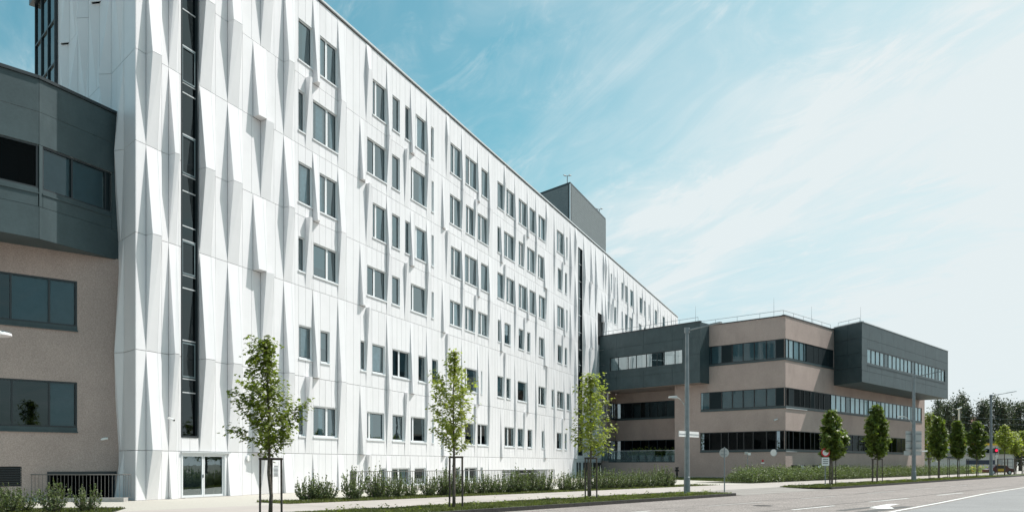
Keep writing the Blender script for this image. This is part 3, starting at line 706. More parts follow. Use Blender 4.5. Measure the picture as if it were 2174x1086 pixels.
def panel_wall(F, par, ts, zs, holes, n=0., mat='dark_panel', gap=.012):
    for a, b in zip(ts[:-1], ts[1:]):
        for c, d in zip(zs[:-1], zs[1:]):
            hh = [h for h in holes if h[0] < b-.01 and h[1] > a+.01 and h[2] < d-.01 and h[3] > c+.01]
            rects = [(a, b, c, d)]
            for h in hh:
                new = []
                for (x0, x1, y0, y1) in rects:
                    X0, X1, Y0, Y1 = max(x0, h[0]), min(x1, h[1]), max(y0, h[2]), min(y1, h[3])
                    if X0 >= X1 or Y0 >= Y1: new.append((x0, x1, y0, y1)); continue
                    if X0 > x0+.01: new.append((x0, X0, y0, y1))
                    if X1 < x1-.01: new.append((X1, x1, y0, y1))
                    if Y0 > y0+.01: new.append((X0, X1, y0, Y0))
                    if Y1 < y1-.01: new.append((X0, X1, Y1, y1))
                rects = new
            for (x0, x1, y0, y1) in rects:
                if x1-x0 < .05 or y1-y0 < .05: continue
                m = MB(); panel(m, [F.p(x0, n, y0), F.p(x1, n, y0), F.p(x1, n, y1), F.p(x0, n, y1)], gap if True else 0, .04); obj('facade_panel', m, mat, par)
def railing(pts, h, name, label, par=None, step=1.8, z0=0., mid=True):
    base = pts[0]; g_ = thing(name, label, 'railing', (base[0], base[1], z0)); 
    m = MB(); m.tube([(x, y, z0+h) for x, y in pts], .022, 6); obj('handrail', m, 'galv', g_)
    if mid: m = MB(); m.tube([(x, y, z0+h*.5) for x, y in pts], .014, 5); obj('mid_rail', m, 'galv', g_)
    for (x0, y0), (x1, y1) in zip(pts[:-1], pts[1:]):
        L = math.hypot(x1-x0, y1-y0); n = max(1, int(L/step))
        for i in range(n+1):
            x, y = x0+(x1-x0)*i/n, y0+(y1-y0)*i/n; obj('post', MB().tube([(x, y, z0), (x, y, z0+h)], .018, 6), 'galv', g_)
    return g_

# ------------------------------------------------------------------ right-hand building
FL = Frame((29.2, 87.5), (.727, -.687)); FR = Frame((29.2, 87.5), (.687, .727))
RT = 17.5
right = thing('taupe_building', 'three storey taupe rendered office building with two dark projecting boxes', 'building', (29.2, 87.5, 0))
tl = FL.t(1432.5); tb = FL.t(1486.5)
bz = [(12.75, 15.0), (7.6, 9.8), (2.95, 5.2)]
bl = [FL.t(1488.7), FL.t(1487.5), FL.t(1486.5)]
holesL = [(bl[i], -.001, z0, z1) for i, (z0, z1) in enumerate(bz)]
br_ = [FR.t(1769.5), FR.t(1957), FR.t(1925)]
holesR = [(0.001, br_[i], z0, z1) for i, (z0, z1) in enumerate(bz)]
LW = FR.t(1963.)
base_holes = [(FR.t(1680), FR.t(1710), .55, 1.5), (FR.t(1724), FR.t(1746), .55, 1.5), (FR.t(1785), FR.t(1800), .55, 1.5)]
obj('wall', wall_holes(FL, tl, 0, 1.93, RT-.12, holesL), 'taupe_render', right)
obj('wall', MB().fquad(FL, -24.5, 0, 0, 0, 1.93), 'taupe_render', right)
obj('wall', wall_holes(FR, 0, LW, 0, RT-.12, holesR+base_holes), 'taupe_render', right)
obj('plinth', MB().fbox(FL, -23, 0., -.05, .03, 0, .16).fbox(FR, .0, LW, -.05, .031, 0, .16), 'concrete', right)
for (a, b, c, d) in base_holes:
    w = obj('window', MB().fbox(FR, a, b, -.12, -.03, c, c+.06).fbox(FR, a, b, -.12, -.03, d-.06, d).fbox(FR, a, a+.06, -.12, -.03, c+.06, d-.06).fbox(FR, b-.06, b, -.12, -.03, c+.06, d-.06), 'dark_frame', right)
    obj('pane', MB().fquad(FR, a, b, -.08, c, d), 'dark_glass', w); obj('room', MB().fquad(FR, a, b, -.5, c-.2, d), 'dark_interior', w)
def mm(F, off, sc, xs): return [F.t(off+x/sc) for x in xs]
band(FL, right, bl[0], -.001, *bz[0], mm(FL, 1240, 2.435, [655, 710, 765, 820, 878, 940, 990]), 'bbpbbbbp', c1=-.2)
band(FL, right, bl[1], -.001, *bz[1], mm(FL, 1240, 2.435, [648, 710, 765, 820, 878, 940, 990]), 'bpbbbbbp', c1=-.2)
band(FL, right, bl[2], -.001, *bz[2], mm(FL, 1240, 2.435, [648, 708, 745, 790, 825, 873, 943, 992]), 'gggggggggg', c1=-.2, gl='black_glass')
band(FR, right, .001, br_[0], *bz[0], mm(FR, 1640, 2.715, [97, 125, 158, 185, 200, 240, 268, 293, 322]), 'ccccoppppp', c0=-.2)
t0, t1 = FR.t(1640+340/2.715), br_[1]
ml = mm(FR, 1640, 2.715, [97, 125, 160, 187, 222, 245, 272, 300, 340]); q = t0; kk = 'gpgggpggg'
nb = 22
for i in range(1, nb): ml.append(t0+(t1-t0)*i/nb)
band(FR, right, .001, br_[1], *bz[1], ml, kk+'cccbccccccbccccccbcccc', mw=.06, c0=-.2, gl='graze_glass')
ml = mm(FR, 1640, 2.715, [97, 122, 160, 187, 222, 245, 275]); t0 = ml[-1]; n2 = 15
for i in range(1, n2): ml.append(t0+(br_[2]-t0)*i/n2)
band(FR, right, .001, br_[2], *bz[2], ml, 'ggggggggggggggggggggggg', mw=.06, c0=-.2, gl='graze_glass')
for z0, z1 in bz: m = MB(); m.box(29.2-.05, 29.2+.05, 87.5-.03, 87.5+.06, z0+.2, z1-.01); obj('corner_post', m, 'dark_frame', right)
# bright sill strip of the lower bands
for z0 in (7.6, 2.95): m = MB(); m.fbox(FR, -.02, 5.2 if z0 > 5 else 2.6, .0701, .11, z0-.05, z0+.0); obj('sill_cover', m, 'coping', right)
# recess under the dark box
FK = Frame(FL.xy(0, -4.0), FL.T)
K = FK.t(1308)
FJ = Frame(FL.xy(-23.4, 0), (FK.xy(K)[0]-FL.xy(-23.4)[0], FK.xy(K)[1]-FL.xy(-23.4)[1])); JL = math.dist(FL.xy(-23.4), FK.xy(K))
hk = [(K+.001, tl, 7.3, 9.5), (K+.001, tl, 1.95, 4.65)]; hj = [(.6, JL-.001, 7.3, 9.5), (.3, JL-.001, 1.95, 4.65)]
obj('wall', wall_holes(FK, K, tl, 1.93, 10.75, hk), 'taupe_render', right); obj('wall', wall_holes(FJ, 0, JL, 1.93, 10.75, hj), 'taupe_render', right)
obj('wall', MB().poly([FL.p(tl, 0, 1.93), FL.p(tl, -4, 1.93), FL.p(tl, -4, 10.75), FL.p(tl, 0, 10.75)][::-1]), 'taupe_render', right)
obj('terrace', MB().hexa([FL.p(-23.4, 0.02, 1.80), FL.p(tl, 0.02, 1.80), FL.p(tl, -4, 1.80), FK.p(K, 0, 1.80), FL.p(-23.4, 0.02, 1.935), FL.p(tl, 0.02, 1.935), FL.p(tl, -4, 1.935), FK.p(K, 0, 1.935)]), 'dark_panel', right)
def lin(a, b, n): return [a+(b-a)*i/n for i in range(1, n)]
band(FK, right, K+.001, tl, *hk[0][2:], lin(K, tl, 9), 'ggggggggg', gl='dark_glass'); band(FK, right, K+.001, tl, *hk[1][2:], lin(K, tl, 9), 'ggggggggg', gl='black_glass')
band(FJ, right, .6, JL-.001, *hj[0][2:], lin(.6, JL, 3), 'ggg'); band(FJ, right, .3, JL-.001, *hj[1][2:], lin(.3, JL, 3), 'ggg')
bal = thing('glass_balustrade', 'glass balustrade with steel rail on the terrace below the dark box', 'balustrade', FL.p(-22.5, 0, 1.935))
e = [FL.t(1268.5)]+lin(FL.t(1268.5), tl, 6)+[tl-.02]
for a, b in zip(e[:-1], e[1:]): obj('glass_panel', MB().fbox(FL, a+.02, b-.02, -.06, -.045, 1.94, 3.20), 'rail_glass', bal)
obj('handrail', MB().fbox(FL, e[0], e[-1], -.08, -.03, 3.21, 3.26), 'alu', bal)
for i in range(6):
    tq = FL.t(1330)+(tl-FL.t(1330))*(i+.4)/6
    p = thing('planter', '%s pale planter from the left behind the glass balustrade' % ORD[i], 'planter', FL.p(tq, -1.1, 1.94), group='planters on the terrace', local=True)
    obj('tub', MB().lathe((0, 0, 0), [(0, 0), (.28, 0), (.38, .75), (.34, .75), (.32, .6), (0, .6)], 12), 'grey_wall', p)
    n = 160; rr = np.random.RandomState(i)
    c = rr.normal(0, 1, (n, 3))*np.array([.42, .35, .30])+np.array([0, 0, 1.05]); d = rr.normal(0, .09, (n, 3, 3)); Vv = (c[:, None, :]+d).reshape(-1, 3)
    obj('foliage', (Vv, np.arange(n*3).reshape(-1, 3), 3), 'leaf_dark', p, stuff=True)
# dark box, left
FB = Frame((21.2, 92.3), (21.2-10.5, 92.3-104.))
BZ0, BZ1 = 10.75, 17.6
BLn = -math.hypot(10.7, 11.7)
bx = [FB.t(q) for q in (1263.5, 1308.6, 1366, 1427, 1486)]
wh = (FB.t(1240+133/2.435), FB.t(1240+508/2.435), 12.7, 14.95)
wh = (FB.t(1240+133/2.435), FB.t(1240+508/2.435), FB.z(1400, 780), FB.z(1400, 746.5))
panel_wall(FB, right, bx, [BZ0, 12.2, 14.0, 15.9, BZ1], [wh])
bx0 = FB.xy(bx[0]); bx1 = FB.xy(bx[-1])
band(FB, right, wh[0], wh[1], wh[2], wh[3], mm(FB, 1240, 2.435, [175, 225, 268, 320, 375, 412, 468]), 'gggggggg', n=-.02, gl='mirror_glass')
tr = FL.t(1486)
pb0 = bx1; pb1 = FL.xy(tr+1.2, 0)
m = MB(); panel(m, [(*pb0, BZ0), (*pb1, BZ0), (*pb1, BZ1), (*pb0, BZ1)]); obj('facade_panel', m, 'dark_panel', right)
bkL = FL.xy(-24.5, -6)
m = MB(); m.poly([(*bx0, BZ0+.005), (*pb0, BZ0+.005), (*pb1, BZ0+.005), (*FL.xy(tl, -.0), BZ0+.005), (*FL.xy(tl, -4.2), BZ0+.005), (*FL.xy(-25, -4.2), BZ0+.005)][::-1]); obj('soffit', m, 'taupe_render', right)
m = MB(); m.fbox(FB, bx[0]-.1, bx[-1]+.04, -.3, .05, BZ1, BZ1+.12); obj('coping', m, 'dark_frame', right)
m = MB(); m.poly([(*bx0, BZ1-.02), (*pb0, BZ1-.02), (*pb1, BZ1-.02), (*FL.xy(tr, -8), BZ1-.02), (*FL.xy(-26, -8), BZ1-.02)]); obj('roof', m, 'roof_gravel', right)
m = MB(); m.fquad(FB, bx[0]+.1, bx[-1]-.1, -1.6, BZ0, BZ1); obj('inner_wall', m, 'dark_interior', right)
# dark box, right
FQ = Frame((39.6, 92.7), (.682, .731)); QZ0, QZ1 = 10.87, 17.65
qx = [FQ.t(1829.7)]+[FQ.t(1640+x/2.715) for x in (558, 630, 700, 765, 822, 882, 937)]+[FQ.t(2012.7)]
qh = (FQ.t(1841.5), FQ.t(2006.5), 12.95, 14.85)
panel_wall(FQ, right, qx, [QZ0, 12.2, 13.9, 15.9, QZ1], [qh])
ml = lin(qh[0], qh[1], 21)
band(FQ, right, *qh[:2], qh[2], qh[3], ml, 'ccccbccccccbccccccbcc', n=-.02, mw=.06)
att = FR.xy(FR.t(1770.5)); out0 = FQ.xy(qx[0])
FA = Frame(att, (out0[0]-att[0], out0[1]-att[1])); AL = math.dist(att, out0)
panel_wall(FA, right, [0, AL*.5, AL], [QZ0, 12.6, 14.2, 15.9, QZ1], [])
end = FQ.xy(qx[-1]); endb = (end[0]-.727*7, end[1]+.687*7)
FE = Frame(end, (endb[0]-end[0], endb[1]-end[1])); panel_wall(FE, right, [0, 3.5, 7.], [QZ0, 12.6, 14.2, 15.9, QZ1], [])
mid = FR.xy(LW, -1)
m = MB(); m.poly([(*att, QZ0+.01), (*out0, QZ0+.01), (*end, QZ0+.01), (*endb, QZ0+.01)][::-1]); obj('soffit', m, 'dark_panel', right)
m = MB(); m.poly([(*att, QZ1-.02), (*out0, QZ1-.02), (*end, QZ1-.02), (*endb, QZ1-.02), (*FR.xy(FR.t(1770.5), -6), QZ1-.02)]); obj('roof', m, 'roof_gravel', right)
m = MB(); m.fbox(FQ, -.04+qx[0], qx[-1]+.04, -.3, .05, QZ1, QZ1+.10); m.fbox(FA, 0, AL, -.3, .049, QZ1, QZ1+.101); obj('coping', m, 'coping', right)
# end wall, roof, coping of the taupe block
ew = FR.xy(LW); ewb = FR.xy(LW, -14)
m = MB(); m.poly([(*ew, 0), (*ewb, 0), (*ewb, RT-.12), (*ew, RT-.12)]); obj('wall', m, 'taupe_render', right)
m = MB(); q = [FL.xy(tb-1.5, 0), FL.xy(0, 0), FR.xy(LW, 0), FR.xy(LW, -14), FL.xy(tb-1.5, -14)]; m.poly([(x, y, RT-.25) for x, y in q]); obj('roof', m, 'roof_gravel', right)
q0 = FL.xy(tb-1.5, 0)
m = MB(); m.fbox(FL, tb-1.5, .06, -.3, .06, RT-.12, RT); m.fbox(FR, -.3, FR.t(1770), -.3, .061, RT-.12, RT+.001); obj('coping', m, 'dark_frame', right)
m = MB(); m.poly([(*FL.xy(tb-1.5, 0), BZ0), (*FL.xy(tb-1.5, -14), BZ0), (*FL.xy(tb-1.5, -14), RT), (*FL.xy(tb-1.5, 0), RT)]); obj('wall', m, 'taupe_render', right)
# roof railings
railing([FB.xy(bx[0], -.5), FB.xy(bx[-1]-.6, -.5)], .55, 'roof_railing', 'thin roof railing on top of the left dark box', z0=BZ1+.1, step=2.2, mid=False)
railing([FL.xy(tb-1, -.45), FL.xy(-.45, -.45), FR.xy(13., -.45)], .60, 'roof_railing', 'thin roof railing round the corner of the taupe block', z0=RT, step=2.2, mid=False)
railing([FA.xy(.2, -.45), FA.xy(AL-.8, -.45)], .5, 'roof_railing', 'short roof railing on the right dark box', z0=QZ1+.1, step=1.6, mid=False)
for (F, tq, lab) in ((FB, bx[-1]-1., 'lightning rod at the right end of the left dark box roof'), (FL, -1.6, 'lightning rod by the taupe corner'), (FR, 8., 'lightning rod between corner and right dark box'), (FQ, 1.2, 'lightning rod at the near corner of the right dark box')):
    x, y = F.xy(tq, -.6); o = obj('lightning_rod', MB().tube([(x, y, RT), (x, y, RT+2.1)], [.02, .008], 5), 'galv'); tag(o, lab, 'lightning rod', 'lightning rods on the taupe building roof')

# ------------------------------------------------------------------ left building
left = thing('low_building', 'taupe and dark clad low building joined to the left of white tower', 'building', (-17.9, 37.3, 0))
FT = Frame((-17.9, 37.3), (.753, .658))      # wall below, t negative to the left
lwz = []
z2 = (7.45, 9.65); z1 = (3.0, 5.2)
e1 = FT.t(164)
louv = (FT.t(-60), FT.t(46), .66, 1.5); dr = (FT.t(100), FT.t(247), .0, 1.27)
obj('wall', wall_holes(FT, -14, .35, 0, 10.9, [(-11, e1, *z2), (-11, e1, *z1), louv, dr]), 'taupe_render', left)
ms = [FT.t(q) for q in (-70, 23, 105)]
band(FT, left, -11, e1, *z2, ms, 'ggbb', gl='dark_glass'); band(FT, left, -11, e1, *z1, [FT.t(-60), FT.t(26), FT.t(105)], 'gggb')
m = MB(); m.fbox(FT, louv[0], louv[1], -.2, -.18, louv[2], louv[3]); o = obj('louvre', m, 'black', left)
for i in range(8): obj('slat', MB().fbox(FT, louv[0], louv[1], -.12, -.01, louv[2]+.04+i*.1, louv[2]+.085+i*.1), 'dark_frame', o)
m = MB(); m.fbox(FT, dr[0], dr[1], -.4, .04, dr[3]-.12, dr[3]); m.fbox(FT, dr[0], dr[0]+.06, -.3, -.02, 0, dr[3]-.12); 
o = obj('basement_window', m, 'dark_frame', left)
ee = [dr[0]+.06]+lin(dr[0], dr[1], 4)+[dr[1]]
for a, b in zip(ee[:-1], ee[1:]):
    obj('pane', MB().fquad(FT, a+.02, b-.02, -.25, 0, dr[3]-.1), 'graze_glass', o)
obj('room', MB().fquad(FT, dr[0]-.2, dr[1]+.2, -1.2, 0, 1.5), 'dark_interior', o)
# dark box with a bend
C0 = (-19.5, 33.8); C1 = (-17.78, 37.7)
F1 = Frame(C0, (C1[0]-C0[0], C1[1]-C0[1])); L1 = math.dist(C0, C1); F0 = Frame(C0, (.666, .746))
LZ0, LZ1 = 10.87, 17.45
wz = (12.75, 14.75)
panel_wall(F1, left, [0, L1], [LZ0, 12.2, 14.75, 16.1, LZ1], [(F1.t(91), F1.t(237), *wz)], gap=.008)
panel_wall(F0, left, [-12, -8, -4, 0], [LZ0, 12.2, 14.75, 16.1, LZ1], [(-11.5, -.03, *wz)], gap=.008)
band(F1, left, F1.t(91), F1.t(237), *wz, [F1.t(155), F1.t(226)], 'bbp', n=-.03, back=-1.0)
band(F0, left, -11.5, -.03, *wz, [-8, -4], 'ggg', n=-.03, back=-1.0, gl='black_glass')
m = MB(); m.fbox(F1, -.05, L1, -.4, .07, LZ1, LZ1+.13); m.fbox(F0, -12, .0, -.4, .071, LZ1, LZ1+.131); obj('coping', m, 'dark_frame', left)
f0 = F0.xy(-12)
m = MB(); m.poly([(*f0, LZ0), (*C0, LZ0), (*C1, LZ0), (C1[0]-4, C1[1]+8, LZ0), (-38, 40, LZ0)][::-1]); obj('soffit', m, 'dark_panel', left)
m = MB(); m.poly([(*f0, LZ1), (*C0, LZ1), (*C1, LZ1), (C1[0]-9, C1[1]+9, LZ1), (-38, 40, LZ1)]); obj('roof', m, 'roof_gravel', left)

# ------------------------------------------------------------------ fences
def bar_fence(pts, z0, h, name, label, sp=.115, bw=.007):
    b = pts[0]; f = thing(name, label, 'fence', (*b, 0))
    m = MB()
    m.tube([(x, y, z0+h) for x, y in pts], .022, 6); obj('top_rail', m, 'rail_metal', f)
    m = MB(); m.tube([(x, y, z0+.06) for x, y in pts], .016, 5); obj('bottom_rail', m, 'rail_metal', f)
    shared = None; n = 0; rest = MB()
    for (x0, y0), (x1, y1) in zip(pts[:-1], pts[1:]):
        L = math.hypot(x1-x0, y1-y0); k = int(L/sp)
        for i in range(k+1):
            x, y = x0+(x1-x0)*i/max(k, 1), y0+(y1-y0)*i/max(k, 1)
            if n < 290:
                if shared is None: shared = obj('bar', MB().box(-bw, bw, -bw, bw, .06, h-.02), 'rail_metal'); o = shared
                else: o = shared.copy(); COL.objects.link(o)
                o.parent = f; o.location = (x-b[0], y-b[1], z0)
            else: rest.box(x-bw, x+bw, y-bw, y+bw, z0+.06, z0+h-.02)
            n += 1
    if rest.v: obj('bar', rest, 'rail_metal', f, stuff=True)
    return f
x0, y0 = gr(-60, 1062.5); x1, y1 = gr(268, 1062.5)
bar_fence([(x0-2, 35.0), (-16.6, 35.0), (-16.55, 35.6)], .1, 1.05, 'bar_fence', 'vertical bar railing in front of the taupe basement at far left', sp=.155)
m = MB(); m.box(-30, -16.45, 34.72, 35.12, 0, .17); o = obj('low_wall', m, 'concrete'); tag(o, 'low concrete kerb wall under the railing at far left', 'low wall')
m = MB(); m.tube([(-22.4, 35.3, 1.1), (-18.9, 35.4, .2)], .02, 6); o = obj('handrail', m, 'rail_metal'); tag(o, 'sloping handrail seen behind the far left railing', 'handrail')
fp = [(-9.4, 47.6), (-8.75, 46.0), (-.8, 56.3), (3.2, 61.8)]
bar_fence(fp, .08, 1.10, 'bar_fence', 'long vertical bar railing behind the shrub row along white building', sp=.16, bw=.014)
m = MB(); F_ = Frame(fp[1], (fp[3][0]-fp[1][0], fp[3][1]-fp[1][1])); m.fbox(F_, 0, 21., -.2, .1, 0, .10); o = obj('low_wall', m, 'concrete'); tag(o, 'low concrete kerb wall under the railing along white building', 'low wall')

# ------------------------------------------------------------------ wall mounted things
def cam_box(p, d, lab, s=1.):
    a = thing('security_camera', lab, 'camera', p); P = Vector(p); D = Vector(d).normalized()
    obj('bracket', MB().tube([P, P+Vector((0, 0, .0))+D*.10*s], .05*s, 10), 'sign_white', a)
    obj('housing', MB().tube([P+D*.08*s, P+D*.42*s+Vector((0, 0, -.08*s))], [.055*s, .065*s], 10), 'sign_white', a)
    obj('lens', MB().tube([P+D*.42*s+Vector((0, 0, -.08*s)), P+D*.43*s+Vector((0, 0, -.083*s))], .045*s, 10), 'black', a)
t = FT.t(228); cam_box(FT.p(t, .06, FT.z(228, 930)), (-.95, -.3, 0), 'white security camera on the taupe wall left of tower', 1.0)
t = FM.t(345); cam_box(FM.p(t, .35, FM.z(345, 887)), (.9, -.5, -.1), 'white security camera on white panels beside the glazed stair strip', .9)
cam_box(FL.p(FL.t(1651), .06, FL.z(1651, 889)), (-.8, -.5, -.1), 'white security camera on the taupe wall near the corner', 1.3)
def round_lamp(F, u, v, lab, r=.17, n=.0):
    c = F.p(F.t(u), n, F.z(u, v)); a = thing('wall_lamp', lab, 'wall lamp', c)
    obj('rim', MB().disc(c, (*F.N, 0), r, .07, 24), 'alu', a)
    c2 = F.p(F.t(u), n+.071, F.z(u, v)); obj('lens', MB().disc(c2, (*F.N, 0), r*.82, .03, 24), 'sign_white', a)
round_lamp(FM, 526, 972, 'round white wall lamp on white facade beside the front tree', .19); round_lamp(FL, 1643, 960, 'round white wall lamp on the taupe wall by the corner', .38)
t = FL.t(1619.5); a = thing('hydrant_sign', 'small red and white sign on the taupe wall', 'sign', FL.p(t, 0, 1.7))
obj('disc', MB().disc(FL.p(t, .01, FL.z(1619.5, 977)), (*FL.N, 0), .13, .02, 16), 'sign_red', a); obj('plate', MB().fbox(FL, t-.2, t+.2, .01, .03, FL.z(1619.5, 983.2), FL.z(1619.5, 980.6)), 'sign_white', a)
x, y = FL.xy(FL.t(1447), 1.0)
a = thing('air_intake', 'short black double headed bollard in front of the taupe wall', 'bollard', (x, y, 0), local=True)
obj('stem', MB().tube([(0, 0, 0), (0, 0, .75)], .13, 10), 'black', a); obj('cap', MB().lathe((0, 0, .74), [(.14, 0), (.26, .05), (.26, .14), (.12, .26), (.12, .34), (.22, .38), (.2, .48), (0, .52)], 14), 'black', a)
# ------------------------------------------------------------------ street lamps
def street_lamp(u, v, vtop, arm_u, arm_v, lab, small=None, r=.085):
    x, y = gr(u, v); H = 1.6+(984-vtop)/1740.*y
    a = thing('street_lamp', lab, 'street lamp', (x, y, 0), group='street lamps along the verge', local=True)
    obj('pole', MB().tube([(0, 0, 0), (0, 0, .9), (0, 0, .92), (0, 0, H*.55), (0, 0, H)], [r*1.5, r*1.4, r*1.25, r*1.05, r*.8], 14), 'galv', a, sm=False)
    # arm reaches out over the road
    kx = (arm_u-1087)/1740.; # arm direction is across the road: solve length
    Lm = (kx*y-x)/(RD[1]+kx*RD[0]); dx, dy = RD[1]*Lm, -RD[0]*Lm; z2 = 1.6+(984-arm_v)/1740.*(y+dy)
    d = Vector((dx, dy, z2-H+.1)); s = Vector((0, 0, H-.1)); e = s+d*.60
    obj('arm', MB().tube([s-d*.05, s, e], [.05, .05, .035], 8), 'galv', a)
    obj('head_collar', MB().tube([(0, 0, H-.22), (0, 0, H+.05)], r*1.25, 12), 'galv', a)
    side = Vector((d.y, -d.x, 0)).normalized(); up = Vector((0, 0, 1)); f = s+d; w = .17
    hd = MB(); hd.hexa([e-side*w*.4-up*.02, e+side*w*.4-up*.02, f+side*w-up*.02, f-side*w-up*.02, e-side*w*.3+up*.06, e+side*w*.3+up*.06, f+side*w*.6+up*.04, f-side*w*.6+up*.04]); obj('luminaire', hd, 'galv', a)
    if small:
        us, vs, vj = small; zj = 1.6+(984-vj)/1740.*y; zs = 1.6+(984-vs)/1740.*y; xs = (us-u)/1740.*y
        pts = [(0, 0, zj), (xs*.18, 0, zj+(zs-zj)*.55), (xs*.38, 0, zj+(zs-zj)*.88), (xs*.55, 0, zs+.02)]
        obj('side_arm', MB().tube(pts, .03, 7), 'sign_back', a); hd = MB(); hd.hexa([(xs, -.13, zs-.02), (xs*.52, -.08, zs-.04), (xs*.52, .08, zs-.04), (xs, .13, zs-.02), (xs*.98, -.09, zs+.06), (xs*.54, -.05, zs+.1), (xs*.54, .05, zs+.1), (xs*.98, .09, zs+.06)]); obj('side_luminaire', hd, 'sign_back', a)
        obj('side_collar', MB().tube([(0, 0, zs-.05), (0, 0, zs+.25)], r*1.0, 10), 'sign_back', a) if False else None
    return a, (x, y, H)
l1, p1 = street_lamp(1458.5, 1047.5, 697, 1531, 684, 'tall nearest street lamp, carrying two white plates halfway up', (1419, 843, 872), .12)
l2, p2 = street_lamp(1940, 1020, 797, 2004, 787, 'tall street lamp in front of the right end of the taupe building', (1905, 884, 905), .15)
l3, p3 = street_lamp(2104, 1008, 838, 2158, 830, 'farthest tall street lamp, before the dark poplars', (2089, 902, 925), .17)
def sxy(u, p): return (u-1087)/1740.*p[1]
def sz(v, p): return 1.6+(984-v)/1740.*p[1]
for k, (u0, u1, lab) in enumerate(((1441.5, 1456, 'white street plate left of the nearest lamp pole'), (1461, 1483, 'white street plate right of the nearest lamp pole'))):
    a = thing('street_sign', lab, 'sign', (sxy((u0+u1)/2, p1), p1[1], sz(926, p1)))
    Fq = Frame(p1[:2], RD); ta, tb_ = Fq.t(u0), Fq.t(u1)
    m = MB(); m.fbox(Fq, ta, tb_, -.02, .02, sz(926.5, p1), sz(914.5, p1)); obj('plate', m, 'sign_white', a)
    m = MB(); m.fbox(Fq, ta, tb_, .021, .035, sz(920.8, p1)-.012, sz(920.8, p1)+.012); obj('clamp', m, 'galv', a)
a = thing('sign_board', 'large grey traffic sign seen from behind on the second lamp pole', 'sign', (p2[0], p2[1], sz(965, p2)))
for v0, v1, u0, u1 in ((914, 939, 1924.5, 1958.5), (939.6, 955, 1924.5, 1958.5), (956, 965.5, 1921, 1958.5)):
    m = MB(); m.box(sxy(u0, p2), sxy(u1, p2), p2[1]+.16, p2[1]+.2, sz(v1, p2), sz(v0, p2)); obj('board', m, 'sign_back', a)
for v in (920, 935, 950): m = MB(); m.box(sxy(1925, p2), sxy(1958, p2), p2[1]+.12, p2[1]+.159, sz(v, p2)-.03, sz(v, p2)+.03); obj('rail', m, 'galv', a)
cam_box((sxy(1957, p2), p2[1], sz(958, p2)), (.9, -.3, .3), 'small camera clamped to the sign board on the second lamp pole', 1.2)
# near lamp head poking in at the left edge
hx, hy = -.6120*9., 9.; hz = 1.6+(984-709)/1740.*9.
a = thing('lamp_post', 'pale ribbed disc lamp head reaching in from the left edge', 'street lamp', (-6.9, 9., -.13+.0))
obj('pole', MB().tube([(-6.9, 9., -.13), (-6.9, 9., hz+.15)], .05, 10), 'galv', a); obj('arm', MB().tube([(-6.9, 9., hz+.12), (-5.72, 9., hz+.03)], .025, 8), 'galv', a)
obj('lamp_head', MB().lathe((-5.64, 9., hz), [(0, .035), (.05, .035), (.125, .012), (.13, -.012), (.11, -.02), (0, -.022)], 24), 'sign_white', a)
for i in range(20):
    an = i/20*2*math.pi; obj('rib', MB().tube([(-5.64+.06*math.cos(an), 9+.06*math.sin(an), hz+.036), (-5.64+.122*math.cos(an), 9+.122*math.sin(an), hz+.018)], .004, 4), 'grey_blind', a)

# ------------------------------------------------------------------ signs
x, y = gr(1538, 1043)
a = thing('road_sign', 'round road sign seen from behind beside the driveway', 'sign', (x, y, 0), local=True)
zc = 1.6+(984-960)/1740.*y; obj('pole', MB().tube([(0, 0, 0), (0, 0, zc+.33)], .035, 10), 'galv', a)
obj('disc', MB().disc((0, .05, zc), (.1, 1, 0), .27, .012, 32), 'sign_back', a); obj('bracket', MB().box(-.2, .2, .036, .05, zc+.09, zc+.12).box(-.2, .2, .036, .05, zc-.12, zc-.09), 'galv', a)
x, y = gr(1752, 1031)
a = thing('road_sign', 'round white sign with red ring and small plate beneath', 'sign', (x, y, 0), local=True)
zc = 1.6+(984-959.5)/1740.*y; obj('pole', MB().tube([(0, 0, 0), (0, 0, zc+.3)], .035, 10), 'galv', a)
o = obj('disc', MB().disc((0, -.055, zc), (0, -1, 0), .32, .012, 32), 'sign_red', a); obj('face', MB().disc((0, -.068, zc), (0, -1, 0), .215, .004, 32), 'sign_white', o)
o = obj('plate', MB().box(-.27, .27, -.06, -.045, zc-.95, zc-.36), 'sign_white', a)
rr = random.Random(3)
for i, z in enumerate((zc-.50, zc-.64, zc-.78)):
    m = MB(); xq = -.19
    while xq < .18: wq = rr.uniform(.02, .05); m.box(xq, min(.2, xq+wq), -.063, -.0605, z-.03, z+.03); xq += wq+.015
    obj('lettering', m, 'black', o)
x, y = gr(1587, 1020); zc = 1.6+(984-963)/1740.*y
a = thing('sensor_post', 'slim post with white box heads in front of the taupe wall', 'post', (x, y, 0), local=True)
obj('pole', MB().tube([(0, 0, 0), (0, 0, zc)], .04, 8), 'galv', a); obj('head', MB().box(-.26, .0, -.1, .1, zc-.02, zc+.22), 'sign_back', a); obj('head', MB().box(.02, .27, -.14, .1, zc-.1, zc+.14), 'sign_white', a)

